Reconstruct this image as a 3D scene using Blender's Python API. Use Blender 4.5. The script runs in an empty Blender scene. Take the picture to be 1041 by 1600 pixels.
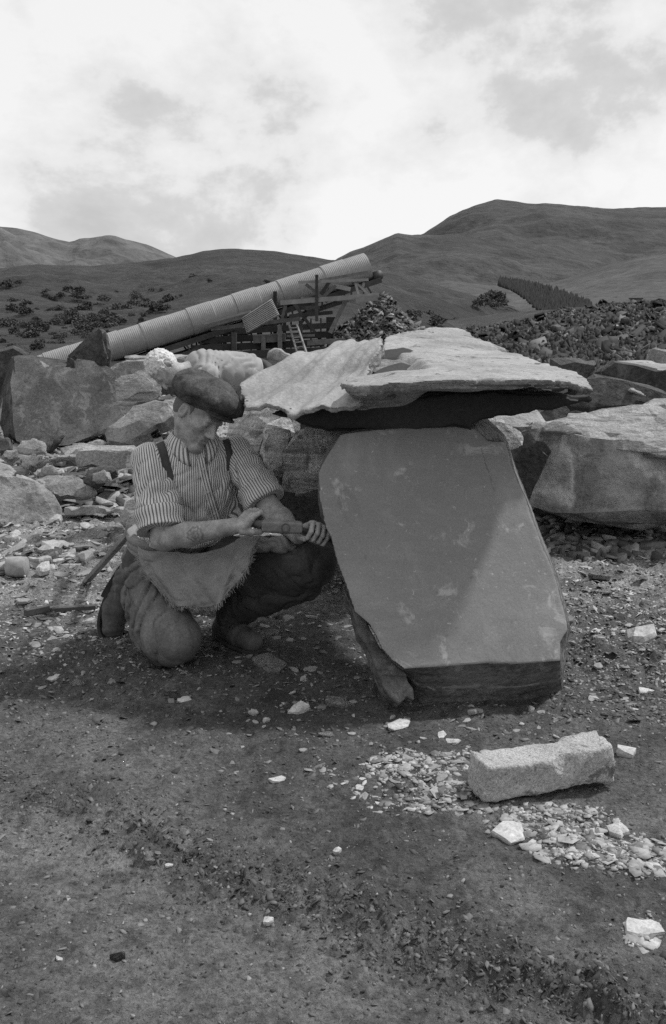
import bpy, math, random
import numpy as np
from mathutils import Vector
random.seed(7); rng = np.random.default_rng(7)
R = math.radians
scene = bpy.context.scene
col = scene.collection
# ------------------------------------------------------------------ camera
H = 1.35; PITCH = R(11.9); FPX = 1518.0; CX, CY = 520.5, 800.0
cd = bpy.data.cameras.new('camera'); cam = bpy.data.objects.new('camera', cd); col.objects.link(cam)
cam.location = (0, 0, H); cam.rotation_euler = (math.pi/2 - PITCH, 0, 0)
cd.sensor_fit = 'HORIZONTAL'; cd.sensor_width = 24.0; cd.lens = 24.0*FPX/1041.0
cd.clip_start = 0.05; cd.clip_end = 30000
scene.camera = cam
# ------------------------------------------------------------------ sky and sun
SUN_EL, SUN_AZ = R(54), R(61)          # azimuth clockwise from +Y (straight ahead): from the right and a little beyond the stones
wd = bpy.data.worlds.new('World'); scene.world = wd; wd.use_nodes = True
nt = wd.node_tree; nt.nodes.clear()
def N(t, **k):
    n = nt.nodes.new(t)
    for a, v in k.items(): setattr(n, a, v)
    return n
L = lambda a, b: nt.links.new(a, b)
sky = N('ShaderNodeTexSky', sky_type='NISHITA'); sky.sun_disc = False
sky.sun_elevation = SUN_EL; sky.sun_rotation = SUN_AZ
bw = N('ShaderNodeRGBToBW'); L(sky.outputs[0], bw.inputs[0])
tc = N('ShaderNodeTexCoord')
mp = N('ShaderNodeMapping'); mp.inputs['Scale'].default_value = (1.0, 1.0, 1.5); mp.inputs['Location'].default_value = (3.3, 0.6, 1.35)
L(tc.outputs['Generated'], mp.inputs[0])
n1 = N('ShaderNodeTexNoise'); n1.inputs['Scale'].default_value = 3.7; n1.inputs['Detail'].default_value = 10; n1.inputs['Roughness'].default_value = .6; n1.inputs['Distortion'].default_value = .12
L(mp.outputs[0], n1.inputs['Vector'])
r1 = N('ShaderNodeValToRGB'); e = r1.color_ramp.elements
e[0].position = .36; e[0].color = (5.9, 5.9, 5.9, 1); e[1].position = .58; e[1].color = (9.9, 9.9, 9.9, 1)
m1 = e.new(.445); m1.color = (7.0, 7.0, 7.0, 1)
m2 = e.new(.49); m2.color = (8.7, 8.7, 8.7, 1)
L(n1.outputs[0], r1.inputs[0])
mx = N('ShaderNodeMix', data_type='RGBA'); mx.inputs['Factor'].default_value = .86
L(bw.outputs[0], mx.inputs[6]); L(r1.outputs[0], mx.inputs[7])
bg = N('ShaderNodeBackground'); bg.inputs['Strength'].default_value = 0.1
L(mx.outputs[2], bg.inputs[0]); wo = N('ShaderNodeOutputWorld'); L(bg.outputs[0], wo.inputs[0])
sd = bpy.data.lights.new('sun', 'SUN'); sd.energy = 3.5; sd.angle = R(3.2); sd.color = (1, 1, 1)
so = bpy.data.objects.new('sun', sd); col.objects.link(so)
sdir = Vector((math.sin(SUN_AZ)*math.cos(SUN_EL), math.cos(SUN_AZ)*math.cos(SUN_EL), math.sin(SUN_EL)))
so.rotation_euler = (-sdir).to_track_quat('-Z', 'Y').to_euler(); so.location = (4, -2, 8)
vs = scene.view_settings; vs.view_transform = 'Standard'; vs.look = 'None'; vs.gamma = 1; vs.use_curve_mapping = False; vs.exposure = 0
scene.cycles.use_denoising = False
scene.cycles.max_bounces = 5; scene.cycles.diffuse_bounces = 3
# ------------------------------------------------------------------ geometry helpers
CF = np.array([0, math.cos(PITCH), -math.sin(PITCH)]); CU = np.array([0, math.sin(PITCH), math.cos(PITCH)]); CR = np.array([1., 0, 0])
CAM = np.array([0, 0, H])
def ray(px, py): return CR*(px-CX)/FPX + CF + CU*(CY-py)/FPX
def at(px, py, Y):
    d = ray(px, py); return CAM + d*(Y/d[1])
def gp(px, py, z=0.0):
    d = ray(px, py); return CAM + d*((z-H)/d[2])
def onplane(px, py, P0, n):
    d = ray(px, py); return CAM + d*(np.dot(P0-CAM, n)/np.dot(d, n))
def unit(v):
    v = np.asarray(v, float); return v/np.linalg.norm(v)
def hsh(ix, iy, iz, seed):
    with np.errstate(over='ignore'):
        h = ix.astype(np.uint32)*np.uint32(374761393) + iy.astype(np.uint32)*np.uint32(668265263) + iz.astype(np.uint32)*np.uint32(2246822519) + np.uint32(seed*3266489917 & 0xffffffff)
        h = (h ^ (h >> np.uint32(13)))*np.uint32(1274126177)
        h = h ^ (h >> np.uint32(16))
    return (h & np.uint32(0xffffff)).astype(np.float32)*np.float32(2/16777215.0) - 1
def noise3(P, s=0):
    f = np.floor(P); i = f.astype(np.int64); t = (P-f).astype(np.float32); t = t*t*(3-2*t)
    x, y, z = i[..., 0], i[..., 1], i[..., 2]; u, v, w = t[..., 0], t[..., 1], t[..., 2]
    def c(a, b, d): return hsh(x+a, y+b, z+d, s)
    a0 = c(0,0,0)*(1-u)+c(1,0,0)*u; a1 = c(0,1,0)*(1-u)+c(1,1,0)*u
    b0 = c(0,0,1)*(1-u)+c(1,0,1)*u; b1 = c(0,1,1)*(1-u)+c(1,1,1)*u
    return (a0*(1-v)+a1*v)*(1-w)+(b0*(1-v)+b1*v)*w
def noise2(X, Y, s=0):
    fx, fy = np.floor(X), np.floor(Y); x = fx.astype(np.int64); y = fy.astype(np.int64)
    u = (X-fx); v = (Y-fy); u = u*u*(3-2*u); v = v*v*(3-2*v); z = np.zeros_like(x)
    return (hsh(x,y,z,s)*(1-u)+hsh(x+1,y,z,s)*u)*(1-v)+(hsh(x,y+1,z,s)*(1-u)+hsh(x+1,y+1,z,s)*u)*v
def fbm3(P, o=3, s=0, g=.5):
    r = 0; a = 1
    for k in range(o): r = r + a*noise3(P, s+k); P = P*2.03+17.1; a *= g
    return r
def fbm2(X, Y, o=3, s=0, g=.5):
    r = 0; a = 1
    for k in range(o): r = r + a*noise2(X, Y, s+k); X = X*2.03+7.7; Y = Y*2.03+3.1; a *= g
    return r
def fold(x): return 1.25*np.abs(np.sin(x))**.55-.9
def sstep(a, b, x):
    t = np.clip((x-a)/(b-a), 0, 1); return t*t*(3-2*t)
# ---- objects
ORG = {}
def tag(o, label=None, cat=None, group=None, kind=None):
    if label: o['label'] = label
    if cat: o['category'] = cat
    if group: o['group'] = group
    if kind: o['kind'] = kind
    return o
def mesh(name, V, F, mat=None, smooth=True, attrs=None):
    me = bpy.data.meshes.new(name)
    V = np.asarray(V, np.float32)
    if isinstance(F, np.ndarray):
        k = F.shape[1]; nf = len(F)
        me.vertices.add(len(V)); me.vertices.foreach_set('co', V.ravel())
        me.loops.add(nf*k); me.loops.foreach_set('vertex_index', F.astype(np.int32).ravel())
        me.polygons.add(nf); me.polygons.foreach_set('loop_start', np.arange(0, nf*k, k, dtype=np.int32))
        me.polygons.foreach_set('loop_total', np.full(nf, k, np.int32))
        me.update(calc_edges=True)
    else:
        me.from_pydata(V.tolist(), [], [list(map(int, f)) for f in F]); me.update()
    if smooth and len(me.polygons): me.polygons.foreach_set('use_smooth', np.ones(len(me.polygons), bool))
    for nm, arr in (attrs or {}).items():
        a = me.attributes.new(nm, 'FLOAT', 'POINT'); a.data.foreach_set('value', np.asarray(arr, np.float32))
    if mat: me.materials.append(mat)
    return me
def mk(name, V, F, mat=None, parent=None, smooth=True, loc=None, attrs=None, sharp=None):
    V = np.asarray(V, float)
    if parent is not None: org = ORG[parent.name]
    elif loc is not None: org = np.asarray(loc, float)
    else:
        lo, hi = V.min(0), V.max(0); org = np.array([(lo[0]+hi[0])/2, (lo[1]+hi[1])/2, lo[2]])
    o = bpy.data.objects.new(name, mesh(name, V-org, F, mat, smooth, attrs)); col.objects.link(o)
    if sharp: o.data.set_sharp_from_angle(angle=R(sharp))
    if parent is not None: o.parent = parent
    else: o.location = org
    ORG[o.name] = org
    return o
def empty(name, loc, label=None, cat=None, group=None):
    o = bpy.data.objects.new(name, None); col.objects.link(o); o.location = loc; o.empty_display_size = .1
    ORG[o.name] = np.asarray(loc, float); return tag(o, label, cat, group)
def two_tone(o, n, mat2, lim=.72):
    """fracture faces (not along the cleavage direction n) take their own material"""
    me = o.data; k = len(me.polygons); nn = np.empty(k*3, np.float32); me.polygons.foreach_get('normal', nn)
    idx = (np.abs(nn.reshape(-1, 3)@np.asarray(n, np.float32)) < lim).astype(np.int32); me.materials.append(mat2); me.polygons.foreach_set('material_index', idx)
class MB:
    def __init__(s): s.V = []; s.F = []
    def add(s, V, F):
        b = len(s.V); s.V += [list(map(float, v)) for v in V]; s.F += [[b+i for i in f] for f in F]; return s
    def box(s, c, U, V, W):
        c, U, V, W = map(lambda a: np.asarray(a, float), (c, U, V, W))
        P = [c+a*U+b*V+d*W for d in (-.5, .5) for b in (-.5, .5) for a in (-.5, .5)]
        return s.add(P, [(0,2,3,1),(4,5,7,6),(0,1,5,4),(2,6,7,3),(0,4,6,2),(1,3,7,5)])
    def beam(s, p, q, w, h, up=(0,0,1)):
        p, q = np.asarray(p, float), np.asarray(q, float); d = q-p; du = unit(d)
        a = np.cross(du, up); a = unit(a) if np.linalg.norm(a) > 1e-3 else np.array([1., 0, 0]); b = np.cross(a, du)
        return s.box((p+q)/2, d, a*w, b*h)
    def tube(s, pts, rad, n=10, cap=True):
        pts = [np.asarray(p, float) for p in pts]; rad = rad if hasattr(rad, '__len__') else [rad]*len(pts)
        rings = []
        for i, p in enumerate(pts):
            d = unit((pts[min(i+1, len(pts)-1)]-pts[max(i-1, 0)])); a = np.cross(d, (0, 0, 1))
            a = unit(a) if np.linalg.norm(a) > .02 else np.array([1., 0, 0]); b = np.cross(d, a)
            rings.append([p+rad[i]*(a*math.cos(k*2*math.pi/n)+b*math.sin(k*2*math.pi/n)) for k in range(n)])
        V = [v for r in rings for v in r]; F = []
        for i in range(len(pts)-1):
            for k in range(n): F.append((i*n+k, i*n+(k+1) % n, (i+1)*n+(k+1) % n, (i+1)*n+k))
        if cap: F.append(tuple(range(n))[::-1]); F.append(tuple((len(pts)-1)*n+k for k in range(n)))
        return s.add(V, F)
    def build(s, name, mat, parent=None, smooth=False, bevel=0):
        o = mk(name, s.V, s.F, mat, parent, smooth)
        if bevel:
            m = o.modifiers.new('bevel', 'BEVEL'); m.width = bevel; m.segments = 2
        return o
# ---- surface nets
def nets(F, lo, h):
    F = F.astype(np.float32); I = F < 0
    cnt = np.zeros(tuple(np.array(F.shape)-1), np.uint8)
    for a in (0, 1):
        for b in (0, 1):
            for c in (0, 1):
                cnt += I[a:F.shape[0]-1+a, b:F.shape[1]-1+b, c:F.shape[2]-1+c]
    act = (cnt > 0) & (cnt < 8)
    idx = np.argwhere(act); M = len(idx)
    if M == 0: return np.zeros((0, 3)), np.zeros((0, 4), int)
    ids = np.full(act.shape, -1, np.int32); ids[act] = np.arange(M)
    corner = [(a, b, c) for a in (0, 1) for b in (0, 1) for c in (0, 1)]
    val = np.stack([F[idx[:, 0]+a, idx[:, 1]+b, idx[:, 2]+c] for a, b, c in corner], 1)
    acc = np.zeros((M, 3)); n = np.zeros(M)
    for i in range(8):
        for j in range(i+1, 8):
            ci, cj = np.array(corner[i]), np.array(corner[j])
            if abs(ci-cj).sum() != 1: continue
            m = (val[:, i] < 0) != (val[:, j] < 0)
            t = val[m, i]/(val[m, i]-val[m, j]); acc[m] += ci+(cj-ci)*t[:, None]; n[m] += 1
    V = lo + h*(idx + acc/n[:, None])
    Q = []
    for ax in range(3):
        sl0 = [slice(1, -1)]*3; sl1 = [slice(1, -1)]*3; sl0[ax] = slice(0, -1); sl1[ax] = slice(1, None)
        A = I[tuple(sl0)]; B = I[tuple(sl1)]; o1, o2 = [(1, 2), (2, 0), (0, 1)][ax]
        for flag, rev in ((A & ~B, False), (~A & B, True)):
            e = np.argwhere(flag)
            if len(e) == 0: continue
            e = e.copy(); e[:, o1] += 1; e[:, o2] += 1
            def g(d1, d2):
                k = e.copy(); k[:, o1] -= d1; k[:, o2] -= d2; return ids[k[:, 0], k[:, 1], k[:, 2]]
            q = np.stack([g(1, 1), g(0, 1), g(0, 0), g(1, 0)], 1)
            Q.append(q[:, ::-1] if rev else q)
    return V, np.concatenate(Q)
def sdfmesh(fn, lo, hi, h, bl=6, pad=1.5):
    lo, hi = np.asarray(lo, float), np.asarray(hi, float)
    nb = np.ceil((hi-lo)/(h*bl)).astype(int)
    c = np.stack(np.meshgrid(*[lo[k]+h*bl*(np.arange(nb[k])+.5) for k in range(3)], indexing='ij'), -1)
    d = fn(c.reshape(-1, 3)).reshape(nb)
    F = np.where(d < 0, -1., 1.).astype(np.float32).repeat(bl, 0).repeat(bl, 1).repeat(bl, 2)
    actb = np.argwhere(np.abs(d) < h*bl*.87*pad)
    loc = np.stack(np.meshgrid(*[np.arange(bl)]*3, indexing='ij'), -1).reshape(-1, 3)
    gi = (actb[:, None, :]*bl+loc[None]).reshape(-1, 3)
    F[gi[:, 0], gi[:, 1], gi[:, 2]] = fn(lo+h*gi)
    return nets(F, lo, h)
def cap(P, a, b, ra, rb=None):
    rb = ra if rb is None else rb
    a = np.asarray(a, float); b = np.asarray(b, float); ab = b-a
    t = np.clip(((P-a)@ab)/max(ab@ab, 1e-9), 0, 1)
    return np.linalg.norm(P-a-t[:, None]*ab, axis=1)-(ra+(rb-ra)*t)
def ell(P, c, r, M=None):
    q = P-np.asarray(c)
    if M is not None: q = q@np.asarray(M).T
    r = np.asarray(r, float); k0 = np.linalg.norm(q/r, axis=1); k1 = np.linalg.norm(q/(r*r), axis=1)
    return k0*(k0-1)/np.maximum(k1, 1e-9)
def smin(a, b, k):
    h = np.clip(.5+.5*(b-a)/k, 0, 1); return b*(1-h)+a*h-k*h*(1-h)
def smax(a, b, k): return -smin(-a, -b, k)
def polysd(U, V, poly):
    poly = np.asarray(poly, float); n = len(poly)
    d = np.full(U.shape, 1e9); ins = np.zeros(U.shape, bool)
    for i in range(n):
        ax, ay = poly[i]; bx, by = poly[(i+1) % n]; ex, ey = bx-ax, by-ay; wx, wy = U-ax, V-ay
        t = np.clip((wx*ex+wy*ey)/max(ex*ex+ey*ey, 1e-12), 0, 1)
        d = np.minimum(d, (wx-ex*t)**2+(wy-ey*t)**2)
        c = (ay > V) != (by > V)
        if ey != 0: ins ^= c & (U < ax+(V-ay)*ex/ey)
    d = np.sqrt(d); return np.where(ins, -d, d)
def rbf(pts, vals, smooth=1e-4):
    pts = np.asarray(pts, float); vals = np.asarray(vals, float); n = len(pts)
    def K(r): return np.where(r > 1e-9, r*r*np.log(np.maximum(r, 1e-9)), 0)
    A = np.zeros((n+3, n+3)); A[:n, :n] = K(np.linalg.norm(pts[:, None]-pts[None], axis=2))+np.eye(n)*smooth
    A[:n, n] = 1; A[:n, n+1:] = pts; A[n, :n] = 1; A[n+1:, :n] = pts.T
    b = np.zeros((n+3,)+vals.shape[1:]); b[:n] = vals; w = np.linalg.solve(A, b)
    def f(Q):
        Q = np.asarray(Q, float); sh = Q.shape[:-1]; q = Q.reshape(-1, 2)
        o = K(np.linalg.norm(q[:, None]-pts[None], axis=2))@w[:n]+w[n]+q@w[n+1:]
        return o.reshape(sh+vals.shape[1:])
    return f
# ------------------------------------------------------------------ materials
def material(name, base=.2, rough=.85, var=.0, vscale=6, fine=0.0, fscale=60, bump=0.0, bscale=80, bdist=.004, spec=.3,
             streak=None, patches=None, attr=None, objvar=0.0, stretch=(1, 1, 1), cracks=None, big=None):
    m = bpy.data.materials.new(name); m.use_nodes = True; t = m.node_tree; t.nodes.clear()
    def n(k, **a):
        x = t.nodes.new(k)
        for p, v in a.items(): setattr(x, p, v)
        return x
    ln = t.links.new
    out = n('ShaderNodeOutputMaterial'); pb = n('ShaderNodeBsdfPrincipled'); ln(pb.outputs[0], out.inputs[0])
    pb.inputs['Roughness'].default_value = rough; pb.inputs['Specular IOR Level'].default_value = spec
    tcn = n('ShaderNodeTexCoord'); oi = n('ShaderNodeObjectInfo')
    sc = n('ShaderNodeVectorMath', operation='SCALE'); sc.inputs[0].default_value = (37, 61, 23); ln(oi.outputs['Random'], sc.inputs['Scale'])
    ad = n('ShaderNodeVectorMath', operation='ADD'); ln(tcn.outputs['Object'], ad.inputs[0]); ln(sc.outputs[0], ad.inputs[1])
    ms = n('ShaderNodeMapping'); ms.inputs['Scale'].default_value = stretch; ln(ad.outputs[0], ms.inputs[0]); vec = ms.outputs[0]
    def noi(scale, det=6, ro=.6, v=vec, dis=0):
        x = n('ShaderNodeTexNoise'); x.inputs['Scale'].default_value = scale; x.inputs['Detail'].default_value = det
        x.inputs['Roughness'].default_value = ro; x.inputs['Distortion'].default_value = dis; ln(v, x.inputs['Vector']); return x.outputs[0]
    def rng_(src, a, b, lo, hi):
        x = n('ShaderNodeMapRange'); x.inputs['From Min'].default_value = a; x.inputs['From Max'].default_value = b
        x.inputs['To Min'].default_value = lo; x.inputs['To Max'].default_value = hi; ln(src, x.inputs[0]); return x.outputs[0]
    def mul(a, b):
        x = n('ShaderNodeMath', operation='MULTIPLY')
        for i, s in enumerate((a, b)):
            if isinstance(s, (int, float)): x.inputs[i].default_value = s
            else: ln(s, x.inputs[i])
        return x.outputs[0]
    def lerp(f, a, b):
        x = n('ShaderNodeMix', data_type='FLOAT'); ln(f, x.inputs[0])
        for i, s in ((2, a), (3, b)):
            if isinstance(s, (int, float)): x.inputs[i].default_value = s
            else: ln(s, x.inputs[i])
        return x.outputs[0]
    v = n('ShaderNodeValue'); v.outputs[0].default_value = base; val = v.outputs[0]
    if attr:
        an = n('ShaderNodeAttribute', attribute_name=attr); val = mul(val, an.outputs['Fac'])
    if var: val = mul(val, rng_(noi(vscale, 7, .6, dis=.4), .3, .7, 1-var, 1+var))
    if fine: val = mul(val, rng_(noi(fscale, 4, .7), .3, .7, 1-fine, 1+fine))
    if objvar: val = mul(val, rng_(oi.outputs['Random'], 0, 1, 1-objvar, 1+objvar))
    if streak:   # (scale vector, strength, value)
        sm = n('ShaderNodeMapping'); sm.inputs['Scale'].default_value = streak[0]
        if len(streak) > 3: sm.inputs['Rotation'].default_value = streak[3]
        ln(ad.outputs[0], sm.inputs[0])
        s = rng_(noi(1.0, 5, .6, sm.outputs[0], .5), .45, .68, 0, streak[1]); val = lerp(s, val, streak[2])
    for pt in (patches or []):     # (scale, from, to, value, strength)
        s = rng_(noi(pt[0], 8, .68, dis=.6), pt[1], pt[2], 0, pt[4]); val = lerp(s, val, pt[3])
    if cracks:
        w = n('ShaderNodeTexNoise'); w.inputs['Scale'].default_value = cracks[0]; w.inputs['Detail'].default_value = 5; ln(vec, w.inputs['Vector'])
        a = n('ShaderNodeMath', operation='SUBTRACT'); ln(w.outputs[0], a.inputs[0]); a.inputs[1].default_value = .5
        b = n('ShaderNodeMath', operation='ABSOLUTE'); ln(a.outputs[0], b.inputs[0])
        val = lerp(rng_(b.outputs[0], 0, cracks[1], cracks[3], 0), val, cracks[2])
    val = mul(val, .97)
    cr = n('ShaderNodeCombineColor'); [ln(val, cr.inputs[i]) for i in range(3)]; ln(cr.outputs[0], pb.inputs['Base Color'])
    if bump:
        b1 = n('ShaderNodeBump'); b1.inputs['Strength'].default_value = bump; b1.inputs['Distance'].default_value = bdist
        ln(noi(bscale, 7, .65), b1.inputs['Height'])
        if big:      # (scale, distance) broad broken relief
            b2 = n('ShaderNodeBump'); b2.inputs['Strength'].default_value = 1; b2.inputs['Distance'].default_value = big[1]
            vo = n('ShaderNodeTexVoronoi', feature='F1'); vo.inputs['Scale'].default_value = big[0]; vo.inputs['Randomness'].default_value = 1
            wv = n('ShaderNodeMix', data_type='VECTOR'); wv.inputs[0].default_value = .16
            nz = n('ShaderNodeTexNoise'); nz.inputs['Scale'].default_value = big[0]*1.3; nz.inputs['Detail'].default_value = 6; ln(vec, nz.inputs['Vector'])
            ln(vec, wv.inputs[4]); ln(nz.outputs['Color'], wv.inputs[5]); ln(wv.outputs[1], vo.inputs['Vector'])
            m3 = n('ShaderNodeMath', operation='ADD'); ln(mul(vo.outputs['Distance'], .6), m3.inputs[0]); ln(noi(big[0]*1.1, 9, .68, dis=.3), m3.inputs[1])
            ln(m3.outputs[0], b2.inputs['Height']); ln(b2.outputs[0], b1.inputs['Normal'])
        ln(b1.outputs[0], pb.inputs['Normal'])
    m.diffuse_color = (base, base, base, 1)
    return m
M = {}
M['soil'] = material('soil', .108, .95, var=.35, vscale=3, fine=.5, fscale=70, bump=.9, bscale=150, bdist=.007, attr='tone',
                     patches=[(220, .60, .70, .22, .5), (38, .56, .66, .03, .7), (14, .55, .68, .06, .5)], big=(24, .014))
M['hill'] = material('moorland', .040, .95, var=.5, vscale=.02, fine=.5, fscale=.13, patches=[(.035, .46, .6, .075, .55), (.3, .5, .62, .018, .75), (.012, .48, .6, .022, .6), (1.3, .5, .62, .014, .5)], bump=.8, bscale=.12, bdist=6, streak=((.01, .06, .06), .6, .02))
M['field'] = material('hill_pasture', .056, .95, var=.4, vscale=.008, fine=.4, fscale=.08, patches=[(.02, .46, .6, .09, .5), (.12, .52, .62, .025, .7)], bump=.6, bscale=.05, bdist=6)
M['mount'] = material('mountain_grass', .046, .95, var=.5, vscale=.004, fine=.45, fscale=.03, patches=[(.006, .47, .6, .07, .6), (.02, .5, .6, .026, .6), (.09, .52, .62, .03, .5)], bump=.9, bscale=.012, bdist=30)
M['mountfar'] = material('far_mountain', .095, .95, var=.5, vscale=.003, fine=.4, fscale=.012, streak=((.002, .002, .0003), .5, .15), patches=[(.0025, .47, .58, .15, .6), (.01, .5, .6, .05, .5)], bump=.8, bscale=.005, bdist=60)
M['tip'] = material('slate_tip', .035, .9, var=.5, vscale=.12, fine=.6, fscale=1.6, patches=[(.25, .55, .68, .06, .7)], bump=.8, bscale=2.2, bdist=.5)
M['slate'] = material('sawn_slate', .185, .72, var=.16, vscale=1.7, fine=.2, fscale=190, bump=.35, bscale=130, bdist=.002, patches=[(2.1, .52, .66, .33, .45), (1.3, .54, .7, .14, .35), (9, .585, .66, .42, .6), (50, .63, .70, .55, .6), (30, .62, .68, .09, .4)], streak=((1.6, 40, 40), .4, .16), big=(3, .006))
M['slateface'] = material('slate_face', .25, .8, var=.4, vscale=2.2, fine=.4, fscale=60, bump=.6, bscale=45, bdist=.01, patches=[(1.9, .47, .62, .15, .55), (4.5, .50, .62, .40, .6), (9, .55, .62, .46, .55), (4, .58, .66, .06, .6)], objvar=.12, big=(7, .03))
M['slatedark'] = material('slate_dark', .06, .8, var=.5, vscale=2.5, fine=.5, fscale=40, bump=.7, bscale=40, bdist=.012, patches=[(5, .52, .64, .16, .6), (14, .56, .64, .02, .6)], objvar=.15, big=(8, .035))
M['slatepale'] = material('slate_weathered', .29, .88, var=.25, vscale=4, fine=.35, fscale=70, bump=.5, bscale=60, bdist=.005, stretch=(1, 1.7, 1.7), patches=[(3, .5, .64, .26, .45), (2.2, .48, .62, .40, .5), (9, .60, .63, .06, .8), (26, .63, .66, .08, .5)], big=(9, .012))
M['slatecleft'] = material('slate_cleft', .27, .85, var=.25, vscale=4, fine=.3, fscale=90, bump=.5, bscale=70, bdist=.006, streak=((26, 3, 26), .6, .13, (0, .1, -.5)), patches=[(3, .5, .66, .44, .5)])
M['slateband'] = material('slate_striated', .33, .85, var=.3, vscale=6, fine=.4, fscale=80, bump=.8, bscale=60, bdist=.012, streak=((6, 6, 55), .8, .07, (0, .2, 0)), patches=[(5, .52, .66, .36, .5)], big=(10, .02))
M['marked'] = material('slate_stained', .22, .8, var=.6, vscale=1.8, fine=.4, fscale=60, bump=.6, bscale=40, bdist=.012, streak=((5, 5, 1.2), .85, .6, (0, .75, .3)), patches=[(2.2, .48, .62, .11, .6), (5, .5, .62, .30, .5), (8, .56, .64, .42, .7), (5, .60, .68, .04, .6)], big=(6, .035), cracks=(1.9, .028, .62, .8))
M['granite'] = material('granite', .40, .92, var=.2, vscale=9, fine=.4, fscale=160, bump=.9, bscale=120, bdist=.006, patches=[(10, .57, .62, .09, .8), (200, .58, .68, .15, .6)], big=(30, .006))
M['underside'] = material('shade_dark_slate', .028, .8, var=.3, vscale=3, fine=.3, fscale=60, bump=.4, bscale=50, bdist=.005, objvar=.1)  # near-black: shade under the table and in its cleft put into the colour
M['slateblock'] = material('slate_block_lit', .46, .85, var=.3, vscale=6, fine=.4, fscale=80, bump=.9, bscale=60, bdist=.014, streak=((5, 5, 45), .8, .10, (0, .25, 0)), patches=[(5, .5, .62, .6, .4), (12, .56, .62, .08, .7)], big=(12, .02))  # colour raised to stand in for sunlight the propped blocks don't get
M['fracture'] = material('fractured_slate_edge', .115, .85, var=.35, vscale=5, fine=.45, fscale=60, bump=1, bscale=70, bdist=.006, streak=((3, 50, 50), .8, .03, (.55, 0, .1)), patches=[(4, .5, .62, .2, .5), (12, .57, .62, .3, .4)], big=(14, .012))
M['edge'] = material('split_table_edge', .21, .85, var=.3, vscale=5, fine=.4, fscale=60, bump=1, bscale=70, bdist=.006, streak=((4, 4, 90), .85, .05), patches=[(4, .5, .62, .32, .5)], big=(14, .01))
M['shard'] = material('slate_shards', .20, .85, attr='tone', fine=.3, fscale=70, bump=.3, bscale=90, bdist=.003)
M['chip'] = material('slate_chip', .26, .85, var=.25, vscale=1.2, fine=.3, fscale=8, bump=.6, bscale=5, bdist=.003, objvar=.45)
M['pale'] = material('pale_stone', .44, .92, var=.25, vscale=1.3, fine=.3, fscale=7, bump=.7, bscale=5, bdist=.003, patches=[(2, .53, .64, .2, .6)])
M['wood'] = material('weathered_wood', .16, .85, var=.3, vscale=5, fine=.3, fscale=60, streak=((8, 8, 8), .4, .07), objvar=.3)
M['woodpale'] = material('pale_timber', .25, .85, var=.2, vscale=3, fine=.2, fscale=40, objvar=.2)
M['wooddark'] = material('dark_timber', .05, .9, var=.4, vscale=1.5, fine=.3, fscale=20, objvar=.3)
M['iron'] = material('rusty_iron', .06, .6, var=.3, vscale=12, fine=.3, fscale=100, spec=.5, bump=.3)
M['steel'] = material('hammer_steel', .13, .45, var=.3, vscale=30, fine=.25, fscale=160, spec=.6, bump=.3, bscale=90, bdist=.002, patches=[(40, .58, .66, .08, .6)])
M['tin'] = material('corrugated_iron', .27, .6, var=.12, vscale=.8, fine=.15, fscale=9, spec=.4)
M['bush'] = material('bush_leaves', .058, .9, var=.3, vscale=.8, objvar=.5)
M['conifer'] = material('conifer_needles', .022, .95, var=.3, vscale=.05)
# ------------------------------------------------------------------ ground
TA, TB = gp(130, 1270)[:2], gp(870, 1560)[:2]
TD = (TB-TA)/np.linalg.norm(TB-TA); TN = np.array([-TD[1], TD[0]])
def track_coord(X, Y): return (X-TA[0])*TD[0]+(Y-TA[1])*TD[1], (X-TA[0])*TN[0]+(Y-TA[1])*TN[1]
def gheight(X, Y, fine=True):
    X = np.asarray(X, float); Y = np.asarray(Y, float)
    s, t = track_coord(X, Y)
    z = .011*fbm2(X*.9, Y*.9, 2, 3)
    z = z + .22*sstep(7.2, 10, Y)*sstep(0.6, -1.2, X) + .05*sstep(6, 9, Y) - 3.2*sstep(11.5, 20, Y)
    if not fine: return z
    w = noise2(X*2, Y*2, 40)*.06
    band = np.exp(-((t+w)/.11)**2)*sstep(-.4, .1, s)
    band2 = np.exp(-((t-.62+w)/.10)**2)*.9
    smooth_ = sstep(.10, -.12, t)              # compacted wheel track in the near left
    rough = (1-smooth_)*.45+.22+.35*sstep(2.7, 3.3, Y)
    rough = np.clip(rough+band*1.7+band2, 0, 2.2)
    cl = fbm2(X*22, Y*22, 4, 11, .62)
    z = z + .0062*rough*cl + .014*rough*np.maximum(fbm2(X*9, Y*9, 3, 21, .6)-.15, 0)
    z = z + band*(.013*np.abs(fbm2(X*14, Y*14, 3, 31))+.006)
    z = z + (.25+.75*smooth_)*sstep(3.4, 2.8, Y)*.0045*fbm2(s*2.2, t*34, 3, 51)   # fine scuffs along the track
    z = z - .010*np.exp(-((t+.16+w)/.06)**2)
    mk_ = sstep(3.7, 4.5, Y+.8*sstep(.6, 1.0, X))
    z = z + mk_*(.016*fbm2(X*11, Y*11, 4, 61, .65)+.012*np.abs(fbm2(X*24, Y*24, 2, 66)))
    return z
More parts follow.
